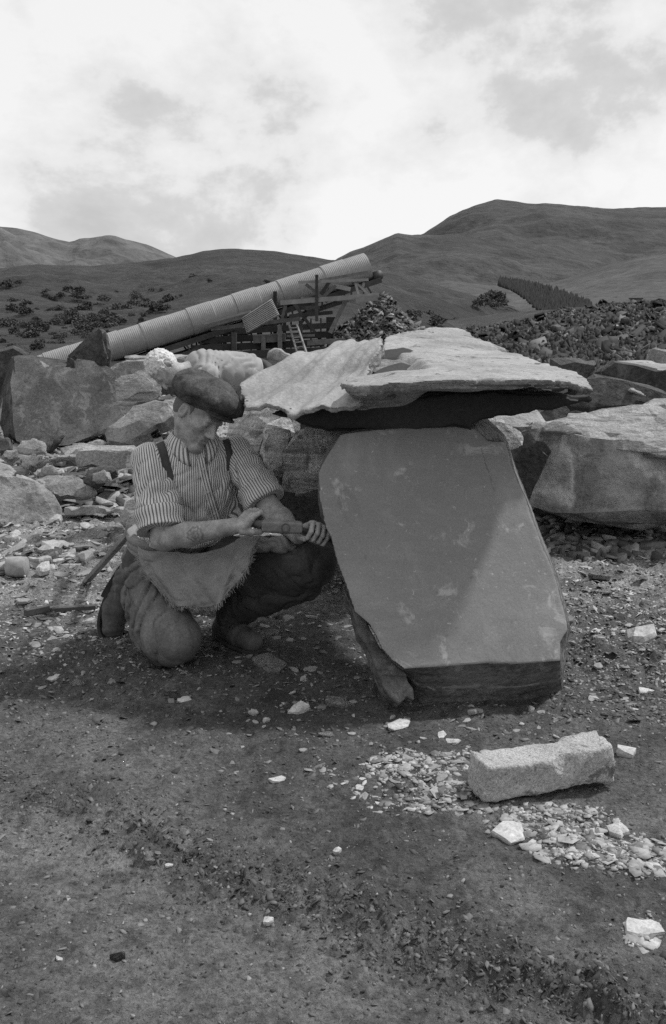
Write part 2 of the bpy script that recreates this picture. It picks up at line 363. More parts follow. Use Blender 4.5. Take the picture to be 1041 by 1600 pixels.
def ground_tone(X, Y):
    s, t = track_coord(X, Y)
    tn = 1.0 + .3*fbm2(X*1.7, Y*1.7, 3, 71)
    pale = sstep(3.75, 4.8, Y + .25*fbm2(X*2.2, Y*2.2, 3, 77))
    tn = tn*(1+1.0*pale*(.5+1.2*sstep(-.35, .5, fbm2(X*5, Y*5, 3, 78))))
    clod = fbm2(X*24, Y*24, 3, 13, .6); tn = tn*(1-.35*sstep(.1, .7, clod)*(1-pale*.5))
    band = np.exp(-((t+noise2(X*2, Y*2, 40)*.06)/.12)**2)*sstep(-.4, .1, s); tn = tn*(1-.42*band*sstep(-.2, .5, fbm2(X*11, Y*11, 2, 15)))
    dark = np.exp(-(((X-.0)/1.1)**2+((Y-3.5)/.42)**2)); tn = tn*(1-.35*dark)      # shade round the working place, painted into the earth's tone
    tn = tn*(1+.25*sstep(.1, -.2, t))
    tn = tn*(1-.72*sstep(8.5, 12, Y+.5*fbm2(X, Y, 2, 79)))
    return tn
nr, nc = 640, 560
Yr_ = 1.0*(60/1.0)**(np.linspace(0, 1, nr)**1.05); U_ = np.linspace(-.62, .62, nc)
YY = np.repeat(Yr_[:, None], nc, 1); XX = U_[None]*(YY+.9)
ZZ = gheight(XX, YY)
i = np.arange((nr-1)*(nc-1)); a = (i//(nc-1))*nc+i % (nc-1)
ground = mk('ground', np.stack([XX, YY, ZZ], -1).reshape(-1, 3), np.stack([a, a+1, a+nc+1, a+nc], 1), M['soil'], loc=(0, 0, 0), attrs={'tone': ground_tone(XX, YY).ravel()})
tag(ground, kind='structure')
# outer ground to the horizon, just under the detailed sheet
g_ = [-9000, -3000, -900, -300, -100, -40, -12, 0, 11, 40, 100, 300, 900, 3000, 9000]
VV = [(x, y, -.06 if y < 10 else (-.5 if y < 20 else -4.5)) for y in g_ for x in g_]; n_ = len(g_)
og = mk('outer_ground', VV, [(r*n_+c, r*n_+c+1, (r+1)*n_+c+1, (r+1)*n_+c) for r in range(n_-1) for c in range(n_-1)], M['hill'], loc=(0, 0, 0))
tag(og, kind='structure')
# ------------------------------------------------------------------ hills
def hill(name, ridge, Yr, base, Yb, mat, amp, nscale, seed, rows=90, cols=260, x0=-500, x1=1600, ridgeamp=1.5, p=1.0):
    rx, ry = zip(*ridge); bx, by = zip(*base)
    px = np.linspace(x0, x1, cols); R_ = np.interp(px, rx, ry); B_ = np.interp(px, bx, by)
    R_ = R_ + ridgeamp*fbm2(px*.035, px*0, 4, seed+5)
    tt = np.linspace(0, 1, rows); V = []
    for t in tt:
        Y = Yb*(Yr/Yb)**t; e = t**p
        py = B_*(1-e)+R_*e
        d = CF[None]+CR[None]*((px-CX)/FPX)[:, None]+CU[None]*((CY-py)/FPX)[:, None]
        Pn = CAM+d*(Y/d[:, 1])[:, None]
        f = math.sin(math.pi*min(t, 1))**.7*(Y/Yr)
        Pn[:, 2] += amp*f*fbm2(Pn[:, 0]/nscale, Pn[:, 1]/nscale, 5, seed)
        if t == 0: Q = Pn.copy(); Q[:, 2] -= 6; V.append(Q)
        V.append(Pn)
    for k in (1, 2):                     # far slope falling away behind the ridge
        Q = V[rows].copy(); Q[:, 1] += Yr*.15*k; Q[:, 2] *= (1-.3*k); V.append(Q)
    V = np.array(V); n0 = V.shape[0]
    i = np.arange((n0-1)*(cols-1)); a = (i//(cols-1))*cols+i % (cols-1)
    o = mk(name, V.reshape(-1, 3), np.stack([a, a+1, a+cols+1, a+cols], 1), mat)
    tag(o, kind='structure'); return o, V
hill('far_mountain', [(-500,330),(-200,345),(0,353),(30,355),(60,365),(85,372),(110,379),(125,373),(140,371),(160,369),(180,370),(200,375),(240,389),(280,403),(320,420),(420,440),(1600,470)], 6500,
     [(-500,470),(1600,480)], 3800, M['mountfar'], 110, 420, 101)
hill('mountain', [(-500,480),(480,440),(545,398),(600,374),(620,366),(660,368),(672,358),(700,338),(740,320),(775,311),(800,314),(850,318),(900,322),(950,325),(1000,322),(1041,322),(1200,318),(1600,340)], 4200,
     [(-500,500),(1600,470)], 1500, M['mount'], 60, 420, 111, rows=120, cols=420)
hill('mountain_shoulder', [(-500,520),(480,440),(530,404),(545,397),(580,382),(600,373),(620,364),(640,366),(660,367),(700,366),(745,369),(800,386),(850,398),(920,412),(1041,436),(1300,450),(1600,460)], 2400,
     [(-500,520),(1600,480)], 1200, M['mount'], 34, 240, 121, rows=90, cols=420)
hill('valley_slope', [(-500,520),(560,470),(700,438),(780,446),(850,444),(900,430),(960,410),(1041,396),(1300,372),(1600,360)], 1150,
     [(-500,530),(1600,500)], 520, M['field'], 6, 90, 131)
mid, midV = hill('moorland_hill', [(-500,408),(0,419),(60,413),(130,415),(200,411),(270,403),(320,391),(360,388),(400,390),(440,394),(500,403),(560,412),(600,420),(650,435),(700,450),(760,468),(800,478),(835,490),(850,502),(900,530),(1200,545),(1600,550)], 760,
     [(-500,600),(560,600),(700,610),(800,670),(1600,700)], 24, M['hill'], 14, 60, 141, rows=220, cols=420, ridgeamp=1.0)
tipo, tipV = hill('quarry_tip', [(-500,560),(560,560),(640,545),(700,530),(760,524),(800,508),(850,490),(880,484),(900,487),(930,480),(960,475),(1000,472),(1041,470),(1300,462),(1600,470)], 150,
     [(-500,604),(600,604),(1600,612)], 16.5, M['tip'], 3.0, 9, 151, rows=120, cols=420, ridgeamp=2.5)
def rubble_on(V, cnt, smin_, smax_, seed, x0=0, x1=None):
    rr = np.random.default_rng(seed); out = []
    h_, w_ = V.shape[0]-3, V.shape[1]-1
    i = rr.uniform(0, h_, cnt); j = rr.uniform(w_*.54 if x0 else 0, w_*.78 if x0 else w_, cnt)
    return np.array([V[int(a), int(b)]*(1-(a % 1))+V[int(a)+1, int(b)]*(a % 1) for a, b in zip(i, j)])
def shards(P, size, thick, tone, seed, tilt=.35, normals_up=True, n=6):
    """a mass of flat broken slate pieces: irregular n-gons with thickness"""
    rr = np.random.default_rng(seed); K = len(P)
    ang = (np.arange(n)[None]+rr.uniform(-.38, .38, (K, n)))*2*math.pi/n+rr.uniform(0, 6.28, (K, 1))
    rad = rr.uniform(.55, 1.05, (K, n)); asp = rr.uniform(.4, 1, (K, 1)); rot = rr.uniform(0, 6.28, K)
    x = np.cos(ang)*rad*size[:, None]; y = np.sin(ang)*rad*size[:, None]*asp
    c, s = np.cos(rot)[:, None], np.sin(rot)[:, None]; x, y = x*c-y*s, x*s+y*c
    sx, sy = rr.normal(0, tilt, (K, 1)), rr.normal(0, tilt, (K, 1))
    top = np.stack([x, y, x*sx+y*sy+thick[:, None]*(1+rr.uniform(-.2, .2, (K, n)))], -1)
    bot = np.stack([x*1.06, y*1.06, x*sx+y*sy-thick[:, None]*.3], -1)
    V = np.concatenate([top, bot], 1)+P[:, None]
    b = np.arange(K)[:, None]*2*n; F3 = []; 
    for k in range(1, n-1): F3.append(np.stack([b[:, 0], b[:, 0]+k, b[:, 0]+k+1], 1))
    for k in range(n):
        k2 = (k+1) % n; F3.append(np.stack([b[:, 0]+k, b[:, 0]+n+k, b[:, 0]+n+k2], 1)); F3.append(np.stack([b[:, 0]+k, b[:, 0]+n+k2, b[:, 0]+k2], 1))
    return V.reshape(-1, 3), np.concatenate(F3), np.repeat(tone, 2*n)
P_ = rubble_on(tipV, 38000, .1, .5, 5, x0=1)
V_, F_, T_ = shards(P_, rng.lognormal(-1.75, .55, len(P_))*np.clip(P_[:, 1]/60, .35, 1.3), rng.uniform(.04, .2, len(P_)), rng.choice([.10, .16, .25, .42, .8], len(P_), p=[.3, .3, .25, .1, .05]), 6, .5)
tag(mk('tip_rubble', V_, F_, M['shard'], smooth=False, loc=(0, 60, 0), attrs={'tone': T_}), 'dark broken slate waste covering the quarry tips on the right', 'rubble', kind='stuff')
# ------------------------------------------------------------------ bushes on the moor
def bush_mesh(seed, conifer=False):
    rr = np.random.default_rng(seed); V = []; F = []
    lob = [(rr.uniform(-.35, .35), rr.uniform(-.35, .35), rr.uniform(.25, .6), rr.uniform(.28, .5)) for _ in range(6)]
    for k in range(260):
        lx, ly, lz, lr = lob[rr.integers(len(lob))]
        d = unit(rr.normal(size=3)); d[2] = abs(d[2])*1.0-.25; c = np.array([lx, ly, lz])+unit(d)*lr*rr.uniform(.7, 1.05)
        c[2] = max(c[2], .03); a = unit(rr.normal(size=3)); b_ = unit(np.cross(a, rr.normal(size=3))); s = rr.uniform(.05, .12)
        i0 = len(V); V += [c-a*s, c+b_*s*.7, c+a*s, c-b_*s*.7]; F.append((i0, i0+1, i0+2, i0+3))
    return mesh('bush', np.array(V), np.array(F), M['bush'], smooth=False)
bm_ = [bush_mesh(200+k) for k in range(6)]
def on_hill(V, px, py):
    d = V-CAM; Xp = CX+FPX*d[..., 0]/(d@CF); Yp = CY-FPX*(d@CU)/(d@CF)
    k = np.argmin((Xp[:-2]-px)**2*1.0+(Yp[:-2]-py)**2*6); k = np.unravel_index(k, Xp[:-2].shape); return V[k]
rb = np.random.default_rng(44); spots = []
for (cx, cy, sx, sy, cnt) in [(30,485,30,10,12),(75,505,35,12,20),(120,500,30,12,18),(180,492,35,12,18),(60,515,45,10,18),(150,520,40,12,16),(225,480,35,10,12),(20,510,25,12,10),(110,470,60,10,10),(250,465,40,12,6),(40,530,40,10,14),(110,535,40,8,12),(15,546,25,8,8),(200,505,30,10,8),(60,452,70,8,8),
                              (620,500,45,12,14),(680,510,30,9,12),(760,475,30,8,9),(790,468,20,10,6),(350,440,90,12,5)]:
    spots += [(cx+rb.normal(0, sx*.6), cy+rb.normal(0, sy*.7)) for _ in range(cnt)]
for k, (px, py) in enumerate(spots):
    if px < -60: continue
    q = on_hill(midV, px, py); o = bpy.data.objects.new('bush', bm_[k % 6]); col.objects.link(o); o.location = q-np.array([0, 0, .2])
    s = max(q[1], 50)/FPX*rb.choice([7, 9, 11, 14, 19])*rb.uniform(.8, 1.2); o.scale = (s*1.15, s, s*.9); o.rotation_euler[2] = rb.uniform(0, 6.28)
    if px < 320: tag(o, 'small dark bush growing on the moorland hillside left of the conveyor', 'bush', 'bushes scattered over the left hillside')
    else: tag(o, 'small dark bush growing on the lower hill slope right of the conveyor', 'bush', 'bushes scattered over the hill right of the conveyor')
# the dark conifer plantation: far off, one mass
V = []; F = []; rc = np.random.default_rng(9); cnt = 0
edge_t = [(780,437),(800,438),(830,443),(860,449),(890,460),(925,474)]; edge_b = [(780,443),(800,450),(818,462),(836,478),(850,487),(925,489)]
valV = None
for k in range(2200):
    u = rc.uniform(); px = 780+u*145; yt = np.interp(px, *zip(*edge_t)); yb = np.interp(px, *zip(*edge_b)); f = rc.uniform(); py = yt*(1-f)+yb*f
    Yd = 700-230*f-60*u; c = at(px, py+4, Yd); h_ = rc.uniform(1.8, 4.6)*Yd/600; r_ = h_*.32; a0 = rc.uniform(0, 6)
    b = len(V); V += [c+np.array([r_*math.cos(a0+j*1.256), r_*math.sin(a0+j*1.256), 0]) for j in range(5)]+[c+np.array([0, 0, h_])]
    F += [(b+j, b+(j+1) % 5, b+5) for j in range(5)]
tag(mk('conifer_wood', V, np.array(F), M['conifer'], smooth=False), 'dark conifer plantation in a wedge on the far valley slope', 'wood', kind='stuff')
# ------------------------------------------------------------------ quarried rocks
def facet(o, faces):
    """break the smooth skin into flat angular cleavage faces"""
    me = o.data; tri = len(me.polygons)*2
    if tri < faces*1.3: return
    m = o.modifiers.new('f', 'DECIMATE'); m.ratio = faces/tri
    dg = bpy.context.evaluated_depsgraph_get(); nm = bpy.data.meshes.new_from_object(o.evaluated_get(dg)); o.modifiers.remove(m)
    o.data = nm; nm.polygons.foreach_set('use_smooth', np.zeros(len(nm.polygons), bool)); nm.update()
def rock(name, A, Y, n=(0, -1, .2), t=.3, B=None, mat='slateface', label=None, cat='rock', h=None, rough=.012, strata=.012, layer=.03,
         relief=.006, k=.0015, taper=.06, seed=1, P0=None, parent=None, sub=None, clip=None, nsc=5.0, terr=.0, group=None, facets=4, jagam=.07, side=None, faces=330):
    n = unit(n); A = np.asarray(A, float); r0 = np.random.default_rng(seed+500)
    def jag(poly, lev=2, am=.07):
        poly = [np.asarray(q, float) for q in poly]
        for _ in range(lev):
            out = []
            for i_ in range(len(poly)):
                p_, q_ = poly[i_], poly[(i_+1) % len(poly)]; d_ = q_-p_; L_ = np.linalg.norm(d_)
                out.append(p_)
                if L_*abs((P0 if P0 is not None else [0, Y])[1])/FPX > .035: out.append(p_+d_*r0.uniform(.35, .65)+np.array([-d_[1], d_[0]])*np.clip(r0.normal(0, am), -2*am, 2*am)*min(1, 40/L_))
            poly = out
        return np.array(poly)
    A = jag(A, am=jagam); B = jag(B, am=jagam) if B is not None else None
    if P0 is None: P0 = at(A[:, 0].mean(), A[:, 1].mean(), Y)
    P0 = np.asarray(P0, float)
    U = unit(np.cross((0, 0, 1), n)) if abs(n[2]) < .98 else np.array([1., 0, 0]); Vv = np.cross(n, U)
    def toUV(poly, O):
        return np.array([[np.dot(onplane(px, py, O, n)-O, U), np.dot(onplane(px, py, O, n)-O, Vv)] for px, py in poly])
    a = toUV(A, P0); Ob = P0-n*t
    if B is not None:
        b = toUV(B, Ob)
    else: b = None
    allp = a if b is None else np.concatenate([a, b])
    h = h or max(.006, .0023*abs(P0[1]))
    lo = allp.min(0)-3*h-rough-strata; hi = allp.max(0)+3*h+rough+strata
    us = np.arange(lo[0], hi[0]+h, h); vs_ = np.arange(lo[1], hi[1]+h, h); ws = np.arange(-4*h-relief-terr, t+4*h+relief, h)
    u2, v2 = np.meshgrid(us, vs_, indexing='ij')
    da = polysd(u2, v2, a); db = polysd(u2, v2, b) if b is not None else da+taper*t
    j2 = rough*fbm2(u2*nsc*4, v2*nsc*4, 3, seed)
    rr = np.random.default_rng(seed); nl = int(t/layer)+6; offs = rr.uniform(-1, 1, nl)*strata
    wl = ws + 0*ws; s = np.clip(ws/t, 0, 1)[None, None]
    P3 = np.stack(np.meshgrid(us, vs_, ws, indexing='ij'), -1)
    n3 = fbm3(P3*np.array([nsc, nsc, nsc*2.2])+seed*3.7, 3, seed)
    lay = (P3[..., 2]+.12*layer*n3+t)/layer; li = np.clip(np.floor(lay).astype(int) % nl, 0, nl-1); fr = lay-np.floor(lay)
    st = offs[li]*(1-sstep(.93, 1, fr))+offs[(li+1) % nl]*sstep(.93, 1, fr)
    dp = da[:, :, None]*(1-s)+db[:, :, None]*s + st + rough*n3*.5 + .5*j2[:, :, None]
    rel = relief*.5*fbm2(u2*nsc*.8, v2*nsc*.8, 3, seed+9)
    if relief > .003:                       # broken faces: crisp cleavage facets instead of soft swells
        ex2 = (a.max(0)-a.min(0)).max(); bst = None
        for q_ in range(14):
            c0 = r0.uniform(a.min(0), a.max(0)); g0 = r0.normal(0, 1, 2)*relief/ex2*5
            pl_ = g0[0]*(u2-c0[0])+g0[1]*(v2-c0[1])-relief*r0.uniform(0, 1.2)+.25*relief*fbm2(u2*20, v2*20, 2, seed+q_)
            bst = pl_ if bst is None else (np.maximum(bst, pl_) if q_ % 2 else np.where(pl_ > bst+relief*.8, bst+relief*.5, np.maximum(bst, pl_-relief)))
        rel = rel+np.clip(bst, -4*relief, 3*relief)*-.8
    if terr:
        q = fbm2(u2*nsc*.45, v2*nsc*.45, 3, seed+19)*2.2; rel = rel+terr*(np.floor(q)+sstep(.82, 1, q-np.floor(q)))*.5
    if facets:
        ext = (a.max(0)-a.min(0)).max(); cu, cv = (a.max(0)+a.min(0))/2
        for q_ in range(facets):
            th_ = r0.uniform(0, 6.283); pn = unit([math.cos(th_), math.sin(th_), -r0.uniform(.9, 2.6)])
            sup = (a[:, 0]*pn[0]+a[:, 1]*pn[1]).max() + (0 if pn[2] < 0 else t*pn[2])
            dpl = P3[..., 0]*pn[0]+P3[..., 1]*pn[1]+P3[..., 2]*pn[2]-(sup-min(ext, .8)*r0.uniform(.0, .13))
            dp = np.maximum(dp, dpl+rough*.5*n3)
    dw = np.maximum(-(P3[..., 2]+rel[:, :, None]), P3[..., 2]-t+relief*2*n3)
    F = smax(dp, dw, k)
    if clip is not None:
        W3 = P0+P3[..., 0:1]*U+P3[..., 1:2]*Vv-P3[..., 2:3]*n
        F = clip(W3, F)
    V, Q = nets(F, np.array([us[0], vs_[0], ws[0]]), h)
    W = P0+V[:, 0:1]*U+V[:, 1:2]*Vv-V[:, 2:3]*n
    Q = Q[:, ::-1]          # (U, V, -n) is left-handed
    o = mk(name, W, Q, M[mat] if isinstance(mat, str) else mat, parent, sharp=24)
    if parent is None and faces and mat != 'slate': facet(o, faces)
    if side: two_tone(o, n, M[side])
    if label: tag(o, label, cat, group)
    return o
LN = unit((.16,-.82,.55))
def LP(px, py, off): return onplane(px, py, at(750,1038,3.08), LN)+LN*off
# shallow conchoidal scar near the left edge: a thin spalled flake
def scar(W3, F):
    q = W3-LP(548,795,.024); UU = unit(np.cross((0, 0, 1), LN)); VV_ = np.cross(LN, UU); ca, sa = math.cos(.25), math.sin(.25)
    u, v, w = q@UU, q@VV_, q@LN; u, v = u*ca+v*sa, -u*sa+v*ca
    k0 = np.sqrt((u/.048)**2+(v/.105)**2+(w/.040)**2); return np.maximum(F, -(k0-1)*.03)
# --- the great leaning slab that props the table
leg = rock('leaning_slab', [(533,679),(600,672),(700,666),(744,671),(760,690),(790,690),(798,726),(815,765),(832,812),(850,860),(868,902),(880,950),(887,985),(875,1003),(876,1032),(800,1036),(720,1038),(632,1045),(612,1030),(598,1015),(590,998),(578,975),(566,965),(553,955),(543,920),(528,880),(517,838),(506,815),(500,780),(498,738),(510,715),(520,700)],
     None, n=(.16,-.82,.55), t=.173, P0=at(750,1038,3.08),
     B=[(528,660),(640,640),(700,640),(750,640),(790,680),(805,726),(838,812),(872,902),(892,985),(884,1010),(884,1040),(879,1078),(850,1090),(800,1100),(720,1103),(660,1104),(652,1092),(640,1088),(628,1062),(606,1040),(598,1015),(586,990),(568,965),(548,935),(530,880),(518,838),(504,815),(498,780),(498,738)],
     mat='slate', h=.0055, rough=.002, strata=.0016, layer=.017, relief=.0015, k=.0012, seed=3, nsc=4, facets=0, clip=scar, jagam=.018, side='fracture',
     label='huge smooth slate slab leaning upright under the flat stone, beside the kneeling man', cat='slate slab')
def vein(pix, w, nm='scratch', off=.0012, plane=None):
    P2 = [np.array(p, float) for p in pix]; V = []
    for i_, p in enumerate(P2):
        tg = P2[min(i_+1, len(P2)-1)]-P2[max(i_-1, 0)]; tg = tg/np.linalg.norm(tg); nn = np.array([-tg[1], tg[0]])
        for c in (-.5, .5): q = p+nn*w*c*(.5+.5*math.sin(1+i_*2.3)**2); V.append(LP(q[0], q[1], off) if plane is None else onplane(q[0], q[1], *plane))
    mk(nm, V, [(2*i_, 2*i_+1, 2*i_+3, 2*i_+2) for i_ in range(len(P2)-1)], M['slateface'], leg)
rock('rear_layer', [(540,925),(552,944),(574,972),(590,1003),(612,1034),(634,1052),(646,1075),(648,1094),(636,1088),(624,1101),(608,1086),(590,1050),(572,1005),(556,968)], None, n=(.16,-.82,.55), t=.10, P0=at(750,1038,3.08)-LN*.062, mat='fracture', h=.005, rough=.003, strata=.004, layer=.015, relief=.002, k=.001, seed=6, parent=leg, facets=0, jagam=.05)
vein([(752,700),(757,715),(760,728),(766,742),(769,755),(773,768)], 2.0)
# --- the table: a wavy plate on the left and a thick split slab on the right, one stone
table = empty('slate_table', at(640, 640, 3.9), 'huge pale table of split slate lying flat on top of the leaning slab', 'slate slab')
def plate(name, top, outline, thick, mat, parent, h=.009, seed=1, strata=.01, layer=.02, wav=None, rough=.008, steps=None):
    """top: (px, py, Y) control points of the upper surface; outline: plan polygon (x, Y); thick(x, y) -> lower surface drop"""
    W = np.array([at(*p) for p in top]); f = rbf(W[:, :2], W[:, 2], 2e-3)
    o = np.asarray(outline, float); lo = o.min(0)-.04; hi = o.max(0)+.04
    xs = np.arange(lo[0], hi[0], h); ys = np.arange(lo[1], hi[1], h); X, Yq = np.meshgrid(xs, ys, indexing='ij')
    T = f(np.stack([X, Yq], -1))
    if wav is not None: T = T+wav(X, Yq)
    if steps is not None: T = T+steps(X, Yq, T)
    Bt = T-thick(X, Yq); d2 = polysd(X, Yq, o)+.012*fbm2(X*9, Yq*9, 3, seed)+rough*fbm2(X*40, Yq*40, 2, seed+3)
    zs = np.arange(np.nanmin(Bt[d2 < .02])-.03, T[d2 < .02].max()+.03, h)
    P3 = np.stack(np.meshgrid(xs, ys, zs, indexing='ij'), -1); n3 = fbm3(P3*np.array([6, 6, 14.]), 3, seed)
    dep = (T[:, :, None]-P3[..., 2]); lay = (dep+.1*layer*n3+1)/layer; rr = np.random.default_rng(seed); offs = rr.uniform(-1, 1, 200)*strata
    li = np.floor(lay).astype(int) % 200; fr = lay-np.floor(lay); st = offs[li]*(1-sstep(.92, 1, fr))+offs[(li+1) % 200]*sstep(.92, 1, fr)
    F = smax(smax(-dep, Bt[:, :, None]-P3[..., 2]+.006*n3, .004), (d2[:, :, None]+st+.012*n3)*.8, .006)
    V, Q = nets(F, np.array([xs[0], ys[0], zs[0]]), h)
    o = mk(name, V, Q, M[mat], parent, sharp=38)
    two_tone(o, (0, 0, 1), M['edge'], .6); return o
Tx = lambda px, py, Y: tuple(at(px, py, Y)[:2])
TOPR = [(537,596,3.42),(600,594,3.38),(660,590,3.36),(720,589,3.35),(780,590,3.35),(850,594,3.36),(900,600,3.38),(925,606,3.42),(600,531,4.35),(650,523,4.5),(710,522,4.6),(745,532,4.45),(780,546,4.2),(820,558,3.95),(860,571,3.75),(900,590,3.55),(700,560,3.8),(620,560,3.75),(760,566,3.75)]
def wavR(X, Y): return .006*fbm2(X*2.2, Y*2.2, 3, 5)+.003*fbm2(X*10, Y*3, 3, 6)
def stepR(X, Y, T):
    q = (X-.40)+.30*(Y-3.6)+.10*fbm2(X*4, Y*4, 3, 91)          # split leaves step down towards the broken left end
    s1 = -.065*sstep(.02, .16, -q)*sstep(3.47, 3.53, Y)*sstep(4.3, 4.1, Y)
    q2 = fbm2(X*2.3+5, Y*4.5, 4, 93)*3.2; return s1-.003*(np.floor(q2)+sstep(.85, 1, q2-np.floor(q2)))
oR = [Tx(537,604,3.40),Tx(560,606,3.36),Tx(590,604,3.33),Tx(611,592,3.36),Tx(640,598,3.31),Tx(700,594,3.31),Tx(760,592,3.32),Tx(830,594,3.33),Tx(880,598,3.34),Tx(928,606,3.40),Tx(905,592,3.55),Tx(865,573,3.75),Tx(822,558,3.95),Tx(790,546,4.2),Tx(770,536,4.4),Tx(745,531,4.55),Tx(712,521,4.75),Tx(650,523,4.6),Tx(603,529,4.4),Tx(585,550,3.95),Tx(565,572,3.7)]
def thR(X, Y):
    base = .034+.022*sstep(.95, .3, X)
    under = .3*(.105*sstep(3.41, 3.45, Y)+.05*sstep(3.45, 3.6, Y))*sstep(.95, .35, X)*sstep(-.05, .12, X)
    return base*.8+under
plate('split_plate', TOPR, oR, thR, 'slatepale', table, seed=21, wav=wavR, steps=stepR, strata=.012, layer=.017)
TOPL = [(372,598,3.75),(385,626,3.52),(410,631,3.48),(460,636,3.45),(520,634,3.42),(572,626,3.42),(400,583,3.85),(432,566,4.05),(470,553,4.15),(510,540,4.2),(550,531,4.2),(597,527,4.02),(592,527,4.15),(560,580,3.72),(480,595,3.75),(440,600,3.7),(520,580,3.78),(588,545,3.80),(580,560,3.70),(572,590,3.55)]
oL = [Tx(372,600,3.72),Tx(384,628,3.49),Tx(420,634,3.45),Tx(470,637,3.42),Tx(530,634,3.40),Tx(570,627,3.41),Tx(574,600,3.5),Tx(583,566,3.66),Tx(590,545,3.80),Tx(599,528,4.05),Tx(550,531,4.24),Tx(505,542,4.22),Tx(470,553,4.17),Tx(432,566,4.07),Tx(398,583,3.88)]
def wavL(X, Y):
    s = X*.93-(Y-3.7)*.36; return .012*np.sin(s*34+1.5*noise2(X*3, Y*3, 4))*sstep(.2, -.1, X)+.004*np.sin(s*95+2*noise2(X*4, Y*4, 8))+.004*fbm2(X*5, Y*5, 3, 15)
plate('wavy_plate', TOPL, oL, lambda X, Y: .022+.10*sstep(3.5, 3.8, Y)*sstep(-.35, -.1, X), 'slatecleft', table, seed=31, wav=wavL, strata=.004, layer=.02, rough=.004)
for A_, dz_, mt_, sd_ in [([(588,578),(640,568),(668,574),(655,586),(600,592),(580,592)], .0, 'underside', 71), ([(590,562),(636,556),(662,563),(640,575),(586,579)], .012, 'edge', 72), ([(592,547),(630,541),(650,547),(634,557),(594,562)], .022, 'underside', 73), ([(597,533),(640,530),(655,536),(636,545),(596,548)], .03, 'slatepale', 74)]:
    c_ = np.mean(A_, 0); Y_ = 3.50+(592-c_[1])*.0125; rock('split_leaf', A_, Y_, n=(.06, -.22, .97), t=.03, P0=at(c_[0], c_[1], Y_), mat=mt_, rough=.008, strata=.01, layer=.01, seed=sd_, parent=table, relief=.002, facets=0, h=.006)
# wedge between the table and its props, its shade put into the colour
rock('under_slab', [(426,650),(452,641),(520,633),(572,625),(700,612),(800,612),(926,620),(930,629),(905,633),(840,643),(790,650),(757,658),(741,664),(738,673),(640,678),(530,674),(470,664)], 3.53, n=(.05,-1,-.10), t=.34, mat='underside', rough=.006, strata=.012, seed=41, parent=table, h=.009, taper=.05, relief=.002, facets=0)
rock('hump', [(700,527),(712,521),(735,522),(752,528),(790,541),(795,552),(750,552),(700,545)], 4.5, n=(.1,-.5,.85), t=.05, mat='slatepale', rough=.006, strata=.006, seed=43, parent=table)
# --- the propped blocks in the shade on the left
rock('striated_block', [(403,699),(412,676),(425,666),(452,664),(449,700),(447,741),(420,744),(405,722)], 3.98, n=(-.35,-1,.35), t=.35, mat='slateblock', rough=.008, strata=.02, layer=.028, seed=51, nsc=7,
     B=[(412,690),(418,662),(440,652),(475,650),(470,700),(465,741),(430,744)], label='striated pale slate block propped under the wavy plate, left of the pair', cat='slate block')
rock('striated_block', [(447,692),(455,676),(470,670),(516,663),(514,690),(502,715),(498,738),(497,757),(480,760),(460,764),(442,762),(445,728)], 3.86, n=(-.2,-1,.3), t=.5, mat='slateblock', rough=.008, strata=.02, layer=.026, seed=52, nsc=7,
     label='striated pale block under the wavy plate, the right one touching the leaning slab', cat='slate block')
rock('propped_boulder', [(360,652),(376,640),(430,640),(452,648),(440,662),(418,668),(404,696),(398,712),(372,700),(352,690)], 4.3, n=(-.2,-1,.5), t=.6, mat='slateblock', rough=.01, strata=.02, seed=53, label='pale layered boulder between the kneeling man and the wavy plate', nsc=5)
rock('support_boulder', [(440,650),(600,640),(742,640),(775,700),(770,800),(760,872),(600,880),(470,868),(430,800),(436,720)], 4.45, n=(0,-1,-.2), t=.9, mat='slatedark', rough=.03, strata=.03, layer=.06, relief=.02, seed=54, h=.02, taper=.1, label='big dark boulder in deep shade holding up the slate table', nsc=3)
# --- right side
rock('jagged_rock', [(738,655),(748,648),(766,648),(790,655),(806,668),(822,682),(815,692),(800,700),(785,690),(768,676),(745,672)], 4.7, n=(.2,-1,.3), t=.4, mat='slateblock', rough=.012, strata=.02, seed=61, label='jagged striated rock poking out behind the top corner of the leaning slab', nsc=7)
rock('jagged_rock', [(785,688),(810,684),(822,676),(833,700),(855,712),(850,725),(838,735),(842,750),(826,780),(822,800),(800,790),(785,740)], 5.15, n=(-.3,-1,-.1), t=.5, mat='slatedark', rough=.02, strata=.03, seed=62, label='dark ragged rock in the gap between leaning slab and big stained boulder', nsc=7)
rock('pale_block', [(760,650),(820,641),(844,637),(854,650),(860,670),(850,682),(838,694),(815,704),(790,694),(770,672)], 5.5, n=(.2,-1,.9), t=.5, mat='slatepale', rough=.01, strata=.01, seed=63, label='bright pale block seen just under the right wing of the slate table')
rock('stained_boulder', [(802,698),(806,684),(822,672),(850,669),(880,673),(905,679),(960,690),(1010,706),(1070,716),(1120,765),(1080,815),(1040,824),(1015,829),(980,829),(940,822),(880,808),(850,801),(822,792),(818,778),(828,762),(838,742),(822,728),(838,712),(826,706)],
     5.3, n=(-.08,-1,-.06), t=1.0, B=[(815,690),(835,655),(870,648),(950,644),(1060,636),(1150,650),(1160,760),(1090,790),(960,790),(850,775),(820,760)],
     mat='marked', rough=.016, strata=.02, layer=.05, relief=.012, k=.012, seed=64, h=.012, faces=600, terr=.01, side='slateface', label='huge grey boulder with pale scratched stains overhanging the ground at right', nsc=4)
